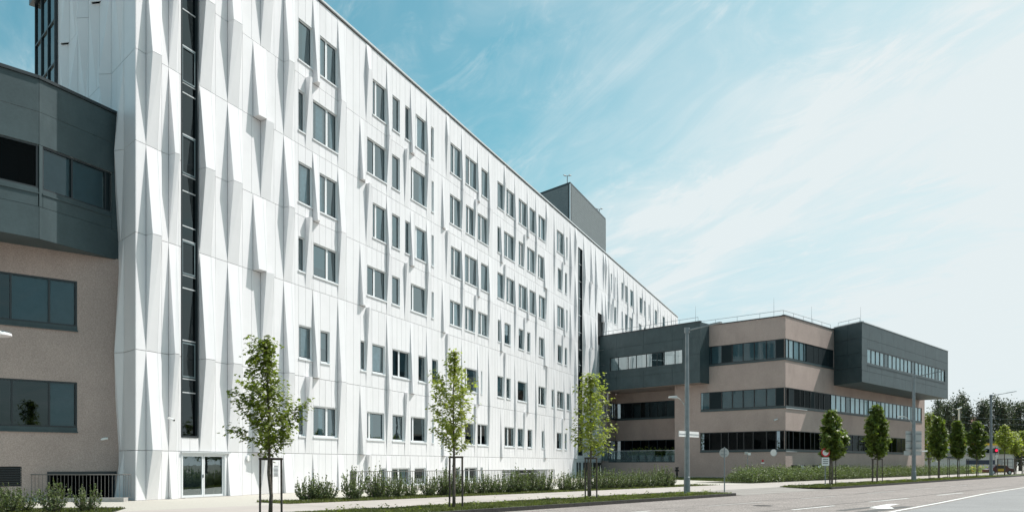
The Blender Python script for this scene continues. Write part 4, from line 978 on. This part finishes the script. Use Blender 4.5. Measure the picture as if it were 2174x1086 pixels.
# ------------------------------------------------------------------ vegetation
def leaf_shape(kind):
    if kind == 'maple':
        r = [1., .42, .78, .40, .62, .18]; an = [0, 22, 48, 72, 105, 165]
        pts = [(r[0], 0)]+[(r[i]*math.cos(R(an[i])), r[i]*math.sin(R(an[i]))) for i in range(1, 6)]+[(r[i]*math.cos(R(an[i])), -r[i]*math.sin(R(an[i]))) for i in range(5, 0, -1)]
        return np.array([(0, 0)]+pts)*.62
    if kind == 'long': return np.array([(0, 0), (.5, .25), (1., 0), (.5, -.25)])-np.array([.5, 0])
    if kind == 'hand':
        pts = [(0, 0)]
        for k in range(5): a0 = R(-100+50*k); pts += [(.35*math.cos(a0-.25), .35*math.sin(a0-.25)), (.75*math.cos(a0), .75*math.sin(a0))]
        pts.append((.3*math.cos(R(125)), .3*math.sin(R(125)))); return np.array(pts)
    return np.array([(0, 0), (.3, .3), (.6, .1), (.5, -.25)])-np.array([.3, 0])
def leaves(cent, size, kind, rs, droop=.5, up=.6, outw=None):
    """cent Nx3; returns a triangle soup with one small leaf blade per centre"""
    n = len(cent); sh = leaf_shape(kind); az = rs.uniform(0, 2*np.pi, n)
    nz = rs.normal(0, 1, (n, 3))*(1-up); nz[:, 2] += up*1.6
    if outw is not None: nz += outw*.9
    nz /= np.linalg.norm(nz, axis=1)[:, None]
    ref = np.stack([np.cos(az), np.sin(az), -np.full(n, droop)], 1)
    x = ref-(ref*nz).sum(1)[:, None]*nz; x /= np.linalg.norm(x, axis=1)[:, None]; y = np.cross(nz, x)
    s = size*rs.uniform(.6, 1.25, n)
    V = cent[:, None, :]+(sh[None, :, 0, None]*x[:, None, :]+sh[None, :, 1, None]*y[:, None, :])*s[:, None, None]
    V += -nz[:, None, :]*(np.abs(sh[None, :, 1, None]))*s[:, None, None]*.35
    k = len(sh)
    if k == 4: tri = np.array([[0, 1, 2], [0, 2, 3]])
    else: tri = np.array([[0, i, i+1] for i in range(1, k-1)]+([[0, k-1, 1]] if kind == 'maple' else []))
    F = (np.arange(n)[:, None, None]*k+tri[None]).reshape(-1, 3)
    return V.reshape(-1, 3), F, 3
def tree(name, label, x, y, H, zb, prof, nl, ls, kind, mat, seed, nlimb=34, tr=.05, group=None, spread=.11, upang=.75, lean=0., shell=0., cat='tree', flat=.8, up=.6):
    """prof: list of (height fraction, left reach, right reach)"""
    rs = np.random.RandomState(seed); a = thing(name, label, cat, (x, y, 0), group=group, local=True)
    hs = [p[0] for p in prof]; Ls = [p[1] for p in prof]; Rs = [p[2] for p in prof]
    def reach(z, an):
        f = (z-zb)/(H-zb); l = np.interp(f, hs, Ls); r = np.interp(f, hs, Rs); c = math.cos(an)
        s = (r if c > 0 else l); m = (l+r)/2; return abs(c)*s+(1-abs(c))*m*flat
    tp = [(lean*0, 0, 0)]
    nseg = 8
    for i in range(1, nseg+1):
        z = (H-.12)*i/nseg; tp.append((rs.normal(0, .025)+lean*(z/H)**2, rs.normal(0, .025), z))
    obj('trunk', MB().tube(tp, [tr*(1-.86*(i/nseg)**1.1)+.004 for i in range(nseg+1)], 9), 'bark', a, sm=True)
    def trunk_at(z):
        f = max(0, min(nseg-.001, z/(H-.12)*nseg)); i = int(f); p, q = Vector(tp[i]), Vector(tp[i+1]); return p.lerp(q, f-i)
    br = MB(); C = []; O = []
    for i in range(nlimb):
        f = (i+.5)/nlimb; z0 = zb-.1+(H-zb)*f*.92; an = i*2.399+rs.uniform(-.4, .4)
        zt = min(H, z0+(H-zb)*.12+.25*upang); r = reach(min(zt, H*.985), an)*rs.uniform(.8, 1.15)
        if r < .03: r = .05
        st = trunk_at(z0); en = Vector((math.cos(an)*r+lean*(zt/H)**2, math.sin(an)*r, zt)); md = st.lerp(en, .5)+Vector((0, 0, -.06*r))
        br.tube([st, md, en], [tr*.32*(1-f*.6), tr*.2*(1-f*.6), .004], 5)
        L = (en-st).length; m = max(6, int(nl/nlimb*(.4+r/ (np.mean(Rs)+.01))*.7))
        ff = rs.beta(2.2, 1.3, m) if shell == 0 else rs.beta(2., .9, m)
        for q in ff:
            p = (st.lerp(md, q*2) if q < .5 else md.lerp(en, q*2-1)); C.append((p.x+rs.normal(0, spread), p.y+rs.normal(0, spread), p.z+rs.normal(0, spread*.8)))
    # leader shoot
    for q in rs.uniform(0, 1, int(nl*.06)):
        p = trunk_at(H-(H-zb)*.25*q); C.append((p.x+rs.normal(0, spread*.7), p.y+rs.normal(0, spread*.7), p.z+.05))
    C = np.array(C); C[:, 2] = np.minimum(C[:, 2], H+.05)
    obj('branches', br, 'bark', a, sm=True)
    ow = C.copy(); ow[:, 2] = 0; ow /= (np.linalg.norm(ow, axis=1)[:, None]+.05)
    obj('crown', leaves(C, ls, kind, rs, up=up, outw=ow*.35), mat, a, stuff=True)
    return a
def px(u0, u1, y): return abs(u1-u0)/1740.*y
# young maples
def bprof(pl, y, uc): return [(f, px(uc-l, uc, y), px(uc, uc+r, y)) for f, l, r in pl]
x, y = ab(*(lambda A_: (A_, -21.5))(on_b(573, -21.5)))[:2]
tree('maple_tree', 'young green maple nearest the camera, before the white facade', x, y, 5.4, 1.85,
     bprof([(0, 18, 20), (.06, 55, 45), (.2, 92, 58), (.32, 60, 70), (.45, 70, 78), (.55, 92, 45), (.66, 92, 28), (.72, 40, 22), (.85, 45, 8), (.95, 50, 5), (1., 30, 2)], y, 573),
     2900, .175, 'maple', 'leaf_maple', 11, 40, .055, 'young maples on the verge', .12, lean=-.12)
x, y = gr(963, 1077)
tree('maple_tree', 'young bright maple left of centre, second of the staked maples', x, y, 5.75, 1.95,
     bprof([(0, 12, 18), (.08, 32, 32), (.25, 45, 30), (.4, 60, 40), (.55, 40, 42), (.65, 58, 38), (.78, 66, 35), (.82, 30, 22), (.93, 10, 10), (1., 6, 4)], y, 963),
     2100, .175, 'maple', 'leaf_light', 12, 36, .05, 'young maples on the verge', .12)
x, y = gr(1253, 1059)
tree('maple_tree', 'young bright maple before the meeting of white facade and dark box', x, y, 5.65, 1.9,
     bprof([(0, 12, 12), (.1, 30, 35), (.3, 36, 52), (.45, 36, 44), (.6, 26, 34), (.75, 32, 38), (.9, 26, 32), (1., 6, 14)], y, 1253),
     2200, .20, 'maple', 'leaf_light', 13, 36, .055, 'young maples on the verge', .14)
cols = [(1766, 1030.7, 872, 970, 22, 34, 'first'), (1862, 1024.6, 861, 970, 24, 24, 'second'), (1992, 1017.2, 885, 972, 15, 20, 'third'), (2033.5, 1013.8, 893, 972, 15, 17, 'fourth'), (2073.5, 1011.3, 894, 972, 20, 18, 'fifth')]
for i, (u, v, vt, vb, l, r, w) in enumerate(cols):
    x, y = gr(u, v); H = 1.6+(984-vt)/1740.*y; zb = 1.6+(984-vb)/1740.*y-.1
    pl = [(0, l*.5, r*.35), (.12, l*.85, r*.75), (.35, l*1.0, r*1.0), (.55, l, r*.95), (.7, l*.85, r*.75), (.85, l*.75, r*.6), (.95, l*.55, r*.45), (1., l*.2, r*.2)]
    if i == 0: pl = [(0, 18, 12), (.1, 20, 26), (.3, 21, 34), (.5, 22, 36), (.58, 21, 30), (.64, 18, 14), (.85, 16, 14), (.95, 12, 10), (1., 3, 3)]
    if i == 4: pl = [(0, 12, 8), (.1, 14, 16), (.6, 22, 18), (.72, 22, 16), (.78, 10, 14), (.95, 8, 9), (1., 3, 3)]
    tree('columnar_tree', '%s dark columnar tree counting from the driveway' % w, x, y, H, zb, bprof(pl, y, u), 3000, .26, 'hand', 'leaf_dark', 20+i, 50, .07, 'columnar trees on the verge', .10, shell=1, upang=.3, up=.45)
for i, (u, v, vt, vb, l, r, w) in enumerate([(2133, 1007.5, 901, 955, 20, 20, 'first'), (2153, 1006.3, 916, 962, 16, 14, 'second'), (2170, 1005.4, 914, 962, 20, 20, 'third')]):
    x, y = gr(u, v); H = 1.6+(984-vt)/1740.*y; zb = 1.6+(984-vb)/1740.*y-.2
    tree('maple_tree', '%s of the light green distant maples beyond the last lamp' % w, x, y, H, zb, bprof([(0, 4, 4), (.2, 12, 12), (.5, l, r), (.7, l*.9, r*.8), (.8, l*.4, r*.4), (1., 3, 3)], y, u), 1500, .36, 'maple', 'leaf_light', 40+i, 36, .08, 'young maples on the verge', .2)
# stakes
def stakes(u, v, w, vt, lab, d=.0, n3=True):
    x, y = gr(u, v); z = 1.6+(984-vt)/1740.*y; hw = px(0, w/2, y)
    a = thing('tree_stakes', lab, 'tree stakes', (x, y, 0), group='timber tree stakes', local=True)
    P = [(-hw, .0), (hw, .1), (-hw*.35, .5)] if n3 else [(-hw, 0), (hw, 0)]
    for (sx, sy) in P: obj('stake', MB().tube([(sx, sy, 0), (sx*.97, sy*.97, z)], .034, 8), 'stake_wood', a)
    for j in range(len(P)):
        p, q = P[j], P[(j+1) % len(P)]
        if len(P) == 2 and j: break
        for dz in (0, ): obj('crossbar', MB().tube([(p[0]*1.05, p[1], z-.03-dz), (q[0]*1.05, q[1], z-.03-dz)], .036, 8), 'stake_wood', a)
    return a
def stk(b, u, vtop, w, lab): 
    A_ = on_b(u, b); x, y, _ = ab(A_, b); stakes(u, 984+2784/y, w, vtop, lab)
stk(-21.5, 574, 971, 44, 'timber stakes round the nearest maple')
stakes(968, 1076.5, 27, 967.5, 'timber stakes round the second maple'); stakes(1255, 1059, 25, 970, 'timber stakes round the maple before the dark box')
for (u, v, w, vt), n in zip(((1769, 1030.7, 13, 972), (1863, 1024.6, 23, 973), (1984, 1017.2, 24, 972), (2025, 1014, 26, 972), (2065, 1011.5, 26, 973)), ORD):
    stakes(u, v, w, vt, 'timber stakes round the %s columnar tree from the driveway' % n)
for (u, v), n in zip(((2126, 1007.3), (2147, 1006), (2165, 1005)), ORD): stakes(u, v, 18, 973, 'timber stakes round the %s distant light maple' % n)
# shrubs
def shrub_mesh(seed, H=1.15, Wd=.62, nst=38, mat='leaf_shrub', ls=.10, per=34):
    rs = np.random.RandomState(seed); br = MB(); C = []
    for i in range(nst):
        an = rs.uniform(0, 2*np.pi); r = Wd*math.sqrt(rs.uniform(0, 1)); h = H*rs.uniform(.55, 1.1)*(1-.35*(r/Wd)**2); en = Vector((math.cos(an)*r, math.sin(an)*r, h)); st = Vector((math.cos(an)*r*.2, math.sin(an)*r*.2, 0)); md = st.lerp(en, .5)+Vector((math.cos(an)*.08, math.sin(an)*.08, -.02))
        br.tube([st, md, en], [.011, .008, .003], 4)
        for q in rs.uniform(.12, 1.04, per):
            p = (st.lerp(md, q*2) if q < .5 else md.lerp(en, q*2-1)); s = .07*(1.15-q); C.append((p.x+rs.normal(0, s), p.y+rs.normal(0, s), max(.03, p.z+rs.normal(0, .03))))
    C = np.array(C); return br, leaves(C, ls, 'long', rs, droop=-.9, up=.25)
protos = []
for s in range(5):
    a = thing('shrub', 'x', 'shrub', (0, 0, -50), local=True); b, l = shrub_mesh(60+s); obj('stems', b, 'bark', a); obj('foliage', l, 'leaf_shrub', a, stuff=True); protos.append(a)
used = set()
def shrub(x, y, s, lab, group, sz=1.):
    k = random.randrange(5)
    if k in used: o = copy_tree(protos[k])
    else: used.add(k); o = protos[k]
    o.location = (x, y, 0); o.rotation_euler = (0, 0, random.uniform(0, 6.28)); o.scale = (s, s, s*sz); o['label'] = lab; o['group'] = group
row = [(650, 0.95), (672, 1.05), (697, .8)]
ll = ['tallest of the three clumped shrubs right of the nearest maple, at left', 'middle of the three clumped shrubs right of the nearest maple', 'right one of the three clumped shrubs right of the nearest maple']
for (u, s), l in zip(row, ll): A_ = on_b(u, -29.6); x, y, _ = ab(A_, -29.6); shrub(x, y, s, l, 'shrubs right of the nearest maple')
us = [752, 799, 820, 843, 872, 910, 942, 958, 978, 998, 1022, 1040, 1060, 1082, 1098, 1115, 1128, 1142, 1160]
for i, u in enumerate(us):
    b = -29.1; x, y, _ = ab(on_b(u, b), b); shrub(x, y, random.uniform(.78, 1.05), '%s shrub from the left in the row before the bar railing' % ORD[i], 'shrub row before the railing', random.uniform(1.05, 1.4))
us = [1196, 1214, 1236, 1262, 1278, 1292, 1306, 1322, 1337, 1352, 1366, 1380, 1395, 1412, 1426]
for i, u in enumerate(us):
    b = -28.9; x, y, _ = ab(on_b(u, b), b); shrub(x, y, random.uniform(.80, 1.05), '%s shrub from the left in the row below the terrace' % ORD[i], 'shrub row below the terrace', random.uniform(1.05, 1.4))
for i, (u, v, s) in enumerate([(-8, 1090, 1.15), (22, 1088, 1.0), (50, 1085, .85), (112, 1088, 1.15), (184, 1084, 1.0)]):
    x, y = gr(u, v); shrub(x, y, s*.78, '%s shrub from the left edge before the low kerb wall' % ORD[i], 'shrubs at the lower left', 1.05)
# long hedge before the right building
rs = np.random.RandomState(5); n = 15000
aa = np.concatenate([rs.uniform(65., 95, n//2), rs.uniform(95, 160, n//2)]); bb = rs.uniform(-31.0, -28.4, n)
hh = 1.15+.25*np.sin(aa*2.1)+.2*np.sin(aa*5.3+bb*3); edge = 1-np.clip((aa-52.5)/.8, 0, 1)*0
zt = hh*(1-.55*((bb+29.6)/1.5)**4)
base = np.stack([RD[0]*aa+RD[1]*bb, RD[1]*aa-RD[0]*bb, np.zeros(n)], 1)
C = []
for k in range(6):
    q = rs.beta(2.2, 1.2, n)*zt*rs.uniform(.6, 1.12, n); p = base.copy(); p[:, 2] = np.maximum(q, .05); p[:, :2] += rs.normal(0, .08, (n, 2)); C.append(p)
C = np.concatenate(C); o = obj('hedge', leaves(C, .15, 'long', rs, droop=-.9, up=.25), 'leaf_shrub'); o['kind'] = 'stuff'; o['label'] = 'long grey green hedge along the taupe building'; 
# grass
def grass(name, a0, a1, b0, b1, n, h, seed, mat='grass'):
    rs = np.random.RandomState(seed); aa = a0+(a1-a0)*rs.beta(1., 1.5, n); bb = rs.uniform(b0, b1, n); cl = .55+.45*np.sin(aa*1.7+bb*2.3)*np.sin(aa*.6-bb*1.1)
    x = RD[0]*aa+RD[1]*bb; y = RD[1]*aa-RD[0]*bb; hh = h*rs.uniform(.5, 1.4, n)*(.6+.6*cl); an = rs.uniform(0, 6.28, n); w = .010+hh*.10
    c, s = np.cos(an), np.sin(an); lx, ly = rs.normal(0, .35, n)*hh, rs.normal(0, .35, n)*hh
    V = np.stack([np.stack([x-c*w, y-s*w, np.full(n, .01)], 1), np.stack([x+c*w, y+s*w, np.full(n, .01)], 1), np.stack([x+lx, y+ly, hh], 1)], 1).reshape(-1, 3)
    o = obj(name, (V, np.arange(3*n).reshape(-1, 3), 3), mat); o['kind'] = 'stuff'; return o
grass('grass', 14, A1-.4, VB+.05, KB-.2, 52000, .075, 1); grass('grass', A2-.4, 130, VB+.1, KB-.2, 42000, .11, 2); grass('grass', on_b(612, -28), 58, -30.3, WB+.15, 26000, .10, 3)
rs = np.random.RandomState(9); n = 5000
u_, v_ = rs.uniform(0, 1, n), rs.uniform(0, 1, n)
p0, p1_, p2_, p3_ = [np.array(gr(*q)) for q in ((1425, 1017), (1590, 1022.5), (1635, 1013.8), (1440, 1013))]
P = (p0[None]*(1-u_[:, None])+p1_[None]*u_[:, None])*(1-v_[:, None])+(p3_[None]*(1-u_[:, None])+p2_[None]*u_[:, None])*v_[:, None]
hh = rs.uniform(.05, .16, n); V = np.stack([np.c_[P-[.03, 0], np.full(n, .01)], np.c_[P+[.03, 0], np.full(n, .01)], np.c_[P+rs.normal(0, .03, (n, 2)), hh]], 1).reshape(-1, 3)
o = obj('grass', (V, np.arange(3*n).reshape(-1, 3), 3), 'grass'); o['kind'] = 'stuff'
n = 2600; u_, v_ = rs.uniform(0, 1, n), rs.uniform(0, 1, n); p0, p1_, p2_, p3_ = [np.array(gr(*q)) for q in ((-100, 1098), (215, 1098), (266, 1078), (-100, 1080))]
P = (p0[None]*(1-u_[:, None])+p1_[None]*u_[:, None])*(1-v_[:, None])+(p3_[None]*(1-u_[:, None])+p2_[None]*u_[:, None])*v_[:, None]
hh = rs.uniform(.04, .12, n); V = np.stack([np.c_[P-[.02, 0], np.full(n, .01)], np.c_[P+[.02, 0], np.full(n, .01)], np.c_[P+rs.normal(0, .03, (n, 2)), hh]], 1).reshape(-1, 3)
o = obj('grass', (V, np.arange(3*n).reshape(-1, 3), 3), 'grass'); o['kind'] = 'stuff'
# weeds in the verge
rs = np.random.RandomState(33); C = []
for k in range(170):
    a_ = rs.uniform(16, 120); b_ = rs.uniform(VB+.2, KB-.3)
    if A1-1 < a_ < A2+.5: continue
    m = rs.randint(8, 26); p = np.array(ab(a_, b_, .05)); C.append(p+rs.normal(0, 1, (m, 3))*[.12, .12, .05]+[0, 0, .05])
C = np.concatenate(C); C[:, 2] = np.abs(C[:, 2])+.02; o = obj('weeds', leaves(C, .10, 'long', rs, up=.6), 'leaf_maple'); o['kind'] = 'stuff'

# ------------------------------------------------------------------ background at right
def poplar(u, vt, yd, hw, seed, lab, n=3600):
    x = (u-1087)/1740.*yd; H = 1.6+(984-vt)/1740.*yd; rs = np.random.RandomState(seed); a = thing('poplar_tree', lab, 'tree', (x, yd, 0), group='dark poplars beyond the street', local=True)
    obj('trunk', MB().tube([(0, 0, 0), (rs.normal(0, .2), 0, H*.5), (0, 0, H*.95)], [.4, .25, .05], 8), 'bark', a, sm=True)
    br = MB(); C = []; w = px(0, hw, yd)
    for i in range(46):
        z0 = H*(.06+.78*rs.uniform()); an = rs.uniform(0, 6.28); f = z0/H; r = w*rs.uniform(.5, 1.1)*math.sin(min(1, .25+f*1.3)*math.pi*.62+.3); r *= 1 if f < .7 else (1-f)/.3*.8+.3
        en = Vector((math.cos(an)*r, math.sin(an)*r, min(H, z0+H*.13+r*.6))); st = Vector((0, 0, z0)); br.tube([st, en], [.08, .02], 4)
        m = n//46
        q = rs.uniform(.15, 1.05, m); sp = .32+.22*r
        for t_ in q: p = st.lerp(en, t_); C.append((p.x+rs.normal(0, sp), p.y+rs.normal(0, sp), p.z+rs.normal(0, sp*1.1)))
    obj('branches', br, 'bark', a); obj('crown', leaves(np.array(C), .62, 'blob', rs, up=.4), 'leaf_poplar', a, stuff=True)
for i, (u, vt, hw, yd) in enumerate([(1988, 862, 9, 190), (1997, 838, 9, 195), (2012, 850, 11, 185), (2030, 834, 11, 195), (2044, 830, 9, 200), (2055, 856, 9, 190), (2084, 842, 10, 190), (2097, 848, 10, 198), (2117, 840, 11, 192), (2130, 850, 9, 188), (2142, 846, 10, 195), (2154, 848, 9, 200), (2166, 850, 10, 190), (2180, 846, 11, 196), (2196, 850, 11, 190)]):
    poplar(u, vt, yd, hw*1.25, 70+i, '%s dark poplar from the left beyond the street' % ORD[i])
def at(u, v, Y): return ((u-1087)/1740.*Y, Y, 1.6+(984-v)/1740.*Y)
def bgbox(mb, u0, u1, v0, v1, Y, d): p, q = at(u0, v1, Y), at(u1, v0, Y); mb.box(p[0], q[0], Y, Y+d, p[2], q[2]); return mb
h = thing('house', 'pale house with brown tiled roof behind the poplars', 'house', at(2030, 990, 215))
obj('wall', bgbox(MB(), 1962, 2084, 904, 986, 215, 12), 'pale_wall', h)
a0, a1 = at(1955, 905, 213.5), at(2090, 888, 219); m = MB(); m.hexa([(a0[0], 213.5, a0[2]), (a1[0], 213.5, a0[2]), (a1[0], 229, a0[2]), (a0[0], 229, a0[2]), (a0[0]+2, 220.5, a1[2]+.8), (a1[0]-2, 220.5, a1[2]+.8), (a1[0]-2, 222, a1[2]+.8), (a0[0]+2, 222, a1[2]+.8)]); obj('roof', m, 'roof_tile', h)
for u in (1976, 1996, 2070, 2078):
    w = obj('window', bgbox(MB(), u, u+5, 910, 920, 214.9, .1), 'white_frame', h); obj('pane', bgbox(MB(), u+.6, u+4.4, 911, 919, 214.8, .09), 'dark_glass', w)
s = thing('shop_building', 'low pale commercial building with yellow fascia across the junction', 'building', at(2050, 1000, 160))
obj('wall', bgbox(MB(), 1950, 2155, 957, 1000, 160, 14), 'pale_wall', s); obj('fascia', bgbox(MB(), 1948, 2158, 944.5, 957, 159.5, 15), 'pale_wall', s)
obj('yellow_band', bgbox(MB(), 1946, 2126, 940.2, 944.3, 159.2, 16), 'yellow', s); obj('yellow_band', bgbox(MB(), 1946, 1990, 947, 949, 159.3, .15), 'yellow', s)
for u0, u1, v0, v1 in ((1956, 1985, 950, 956), (1995, 2040, 951, 954), (2058, 2080, 953, 960), (2092, 2118, 952, 960), (2000, 2030, 968, 971), (1965, 1998, 972, 974)):
    w = obj('window', bgbox(MB(), u0, u1, v0, v1, 159.4, .06), 'dark_frame', s); obj('pane', bgbox(MB(), u0+.5, u1-.5, v0+.5, v1-.5, 159.32, .05), 'dark_glass', w)
obj('ledge', bgbox(MB(), 1950, 2120, 961, 963, 159.1, .8), 'grey_wall', s)
obj('shop_sign', bgbox(MB(), 2124, 2150, 953, 963, 158.9, .4), 'leaf_dark', s)
bb_ = obj('advert_banner', bgbox(MB(), 2052, 2127, 975.5, 985, 150, .2), 'navy'); tag(bb_, 'long navy blue banner fixed low before the pale shop', 'banner')
k = thing('kiosk', 'grey cabinet with shelves beside the crossing', 'kiosk', at(2143, 1003, 138)); obj('body', bgbox(MB(), 2127, 2151, 972, 1000, 138, 2), 'grey_wall', k)
for i in range(3):
    for j in range(2): obj('shelf', bgbox(MB(), 2129+j*11, 2138+j*11, 974+i*8, 980.5+i*8, 137.9, .09), 'pale_wall', k)
p_ = thing('catenary_pole', 'pale concrete pole with lamp head before the poplars', 'pole', at(2036, 1000, 175)); b0_, b1_ = at(2036, 1003, 175), at(2036, 868, 175)
obj('pole', MB().tube([(b0_[0], 175, 0), (b0_[0], 175, b1_[2])], [.35, .18], 10), 'pale_wall', p_); e_ = at(2040, 864, 175); obj('lamp_head', MB().tube([(b0_[0]-.4, 175, b1_[2]), (e_[0]+.2, 175, e_[2])], .14, 8), 'sign_white', p_)
for dz, nme in ((0, 'upper'), (-1.2, 'lower')):
    m = MB(); q0 = (b0_[0], 175, at(0, 884, 175)[2]+dz); q1 = at(2230, 889, 178); pts_ = [(q0[0]+(q1[0]-q0[0])*t_, 175+3*t_, q0[2]+(q1[2]+dz-q0[2])*t_-.8*t_*(1-t_)) for t_ in (0, .25, .5, .75, 1)]
    o = obj('overhead_wire', m.tube(pts_, .03, 4), 'galv'); tag(o, '%s overhead wire running right from the concrete pole' % nme, 'wire')
t_ = thing('traffic_light', 'traffic light showing red at the crossing', 'traffic light', at(2115, 1003, 128)); q = at(2113.5, 1003, 128)
obj('pole', MB().tube([(q[0], 128, 0), (q[0], 128, at(0, 948, 128)[2])], .07, 8), 'galv', t_); o = obj('housing', bgbox(MB(), 2110.5, 2118.5, 950.5, 960.5, 127.8, .3), 'black', t_)
c = at(2115.5, 955, 127.78); obj('red_lens', MB().disc(c, (0, -1, 0), .2, .03, 16), 'red_light', t_)
c = at(2116, 967, 127.8); obj('plate', MB().disc(c, (0, -1, 0), .22, .04, 16).box(c[0]-.14, c[0]+.14, 127.8, 127.86, c[2]-1.3, c[2]-.2), 'sign_white', t_)
car = thing('parked_car', 'dark red car with a yellow patch parked beyond the crossing', 'car', at(2119, 1001, 126), local=True); car.location.z = 0
prof_ = [(-2, .3), (-2, .75), (-1.3, .9), (-.8, 1.4), (.7, 1.42), (1.35, .95), (2, .85), (2.05, .35)]
m = MB(); i0 = 0; m.v += [(x_, -.8, z_) for x_, z_ in prof_]+[(x_, .8, z_) for x_, z_ in prof_]; m.f += [tuple(range(8)), tuple(range(15, 7, -1))]+[(i, i+8, (i+1) % 8+8, (i+1) % 8) for i in range(8)]; b_ = obj('body', m, 'brown_car', car)
obj('side_window', MB().box(-.8, .7, -.82, -.801, .95, 1.32), 'dark_glass', b_)
for x_ in (-1.25, 1.3): w_ = obj('wheel', MB().disc((x_, -.83, .32), (0, 1, 0), .32, .2, 18), 'black', car); obj('rim', MB().disc((x_, -.84, .32), (0, 1, 0), .2, .02, 14), 'alu', w_)
obj('door_panel', MB().box(-.6, .4, -.815, -.802, .5, .88), 'yellow', car)
rs = np.random.RandomState(88); n = 500; cx = at(2094, 995, 132); C = np.c_[cx[0]+rs.uniform(-2.6, 3, n), 132+rs.uniform(-.6, .6, n), rs.uniform(.1, 1.2, n)]
fl = thing('flower_bush', 'bush with yellow flowers near the traffic light', 'bush', (cx[0], 132, 0)); obj('foliage', leaves(C, .3, 'long', rs), 'leaf_light', fl, stuff=True); C2 = C[rs.uniform(0, 1, n) < .16]+[0, -.3, .3]; obj('blossoms', leaves(C2, .4, 'blob', rs), 'yellow', fl, stuff=True)
tree('broadleaf_tree', 'light green tree half hidden behind the taupe building end', *at(1972, 990, 150)[:2], 11.0, 2., [(0, 1.2, 1.2), (.4, 2.4, 2.2), (.8, 1.8, 1.8), (1, .5, .5)], 1800, .5, 'maple', 'leaf_maple', 55, 34, .16, None, .4)
# far tree belt low on the horizon
rs = np.random.RandomState(4); n = 26000; X_ = rs.uniform(60, 420, n); Y_ = 300+rs.uniform(-8, 8, n); Zt = 11+4*np.sin(X_*.13)+3*np.sin(X_*.31); C = np.c_[X_, Y_, rs.uniform(0, 1, n)**.7*Zt]
o = obj('far_trees', leaves(C, 1.5, 'blob', rs), 'leaf_poplar'); o['kind'] = 'stuff'
# street trees on the camera side of the road, outside the frame: mirrored in the dark glass
st_ = None
for i in range(19):
    a_ = 40+i*15+random.uniform(-2, 2); x, y, _ = ab(a_, 13+(i % 3)*2.5)
    if st_ is None: st_ = o = tree('street_tree', 'x', 0, 0, 10., 2.2, [(0, 2.4, 2.4), (.3, 4.2, 4.0), (.7, 3.6, 3.8), (1., .9, .9)], 3200, .6, 'maple', 'leaf_dark', 300, 40, .22, 'trees across the road', .5)
    else: o = copy_tree(st_)
    o.location = (x, y, -.13); o.rotation_euler = (0, 0, i*1.3); s_ = random.uniform(.85, 1.25); o.scale = (s_, s_, s_); o['label'] = '%s large tree on the near side of the road, outside the view' % ORD[i]
for p in protos:
    if p.location.z < -10: 
        for c in list(p.children): bpy.data.objects.remove(c)
        bpy.data.objects.remove(p)
for o in bpy.data.objects:
    if 'local' in o.keys(): del o['local']
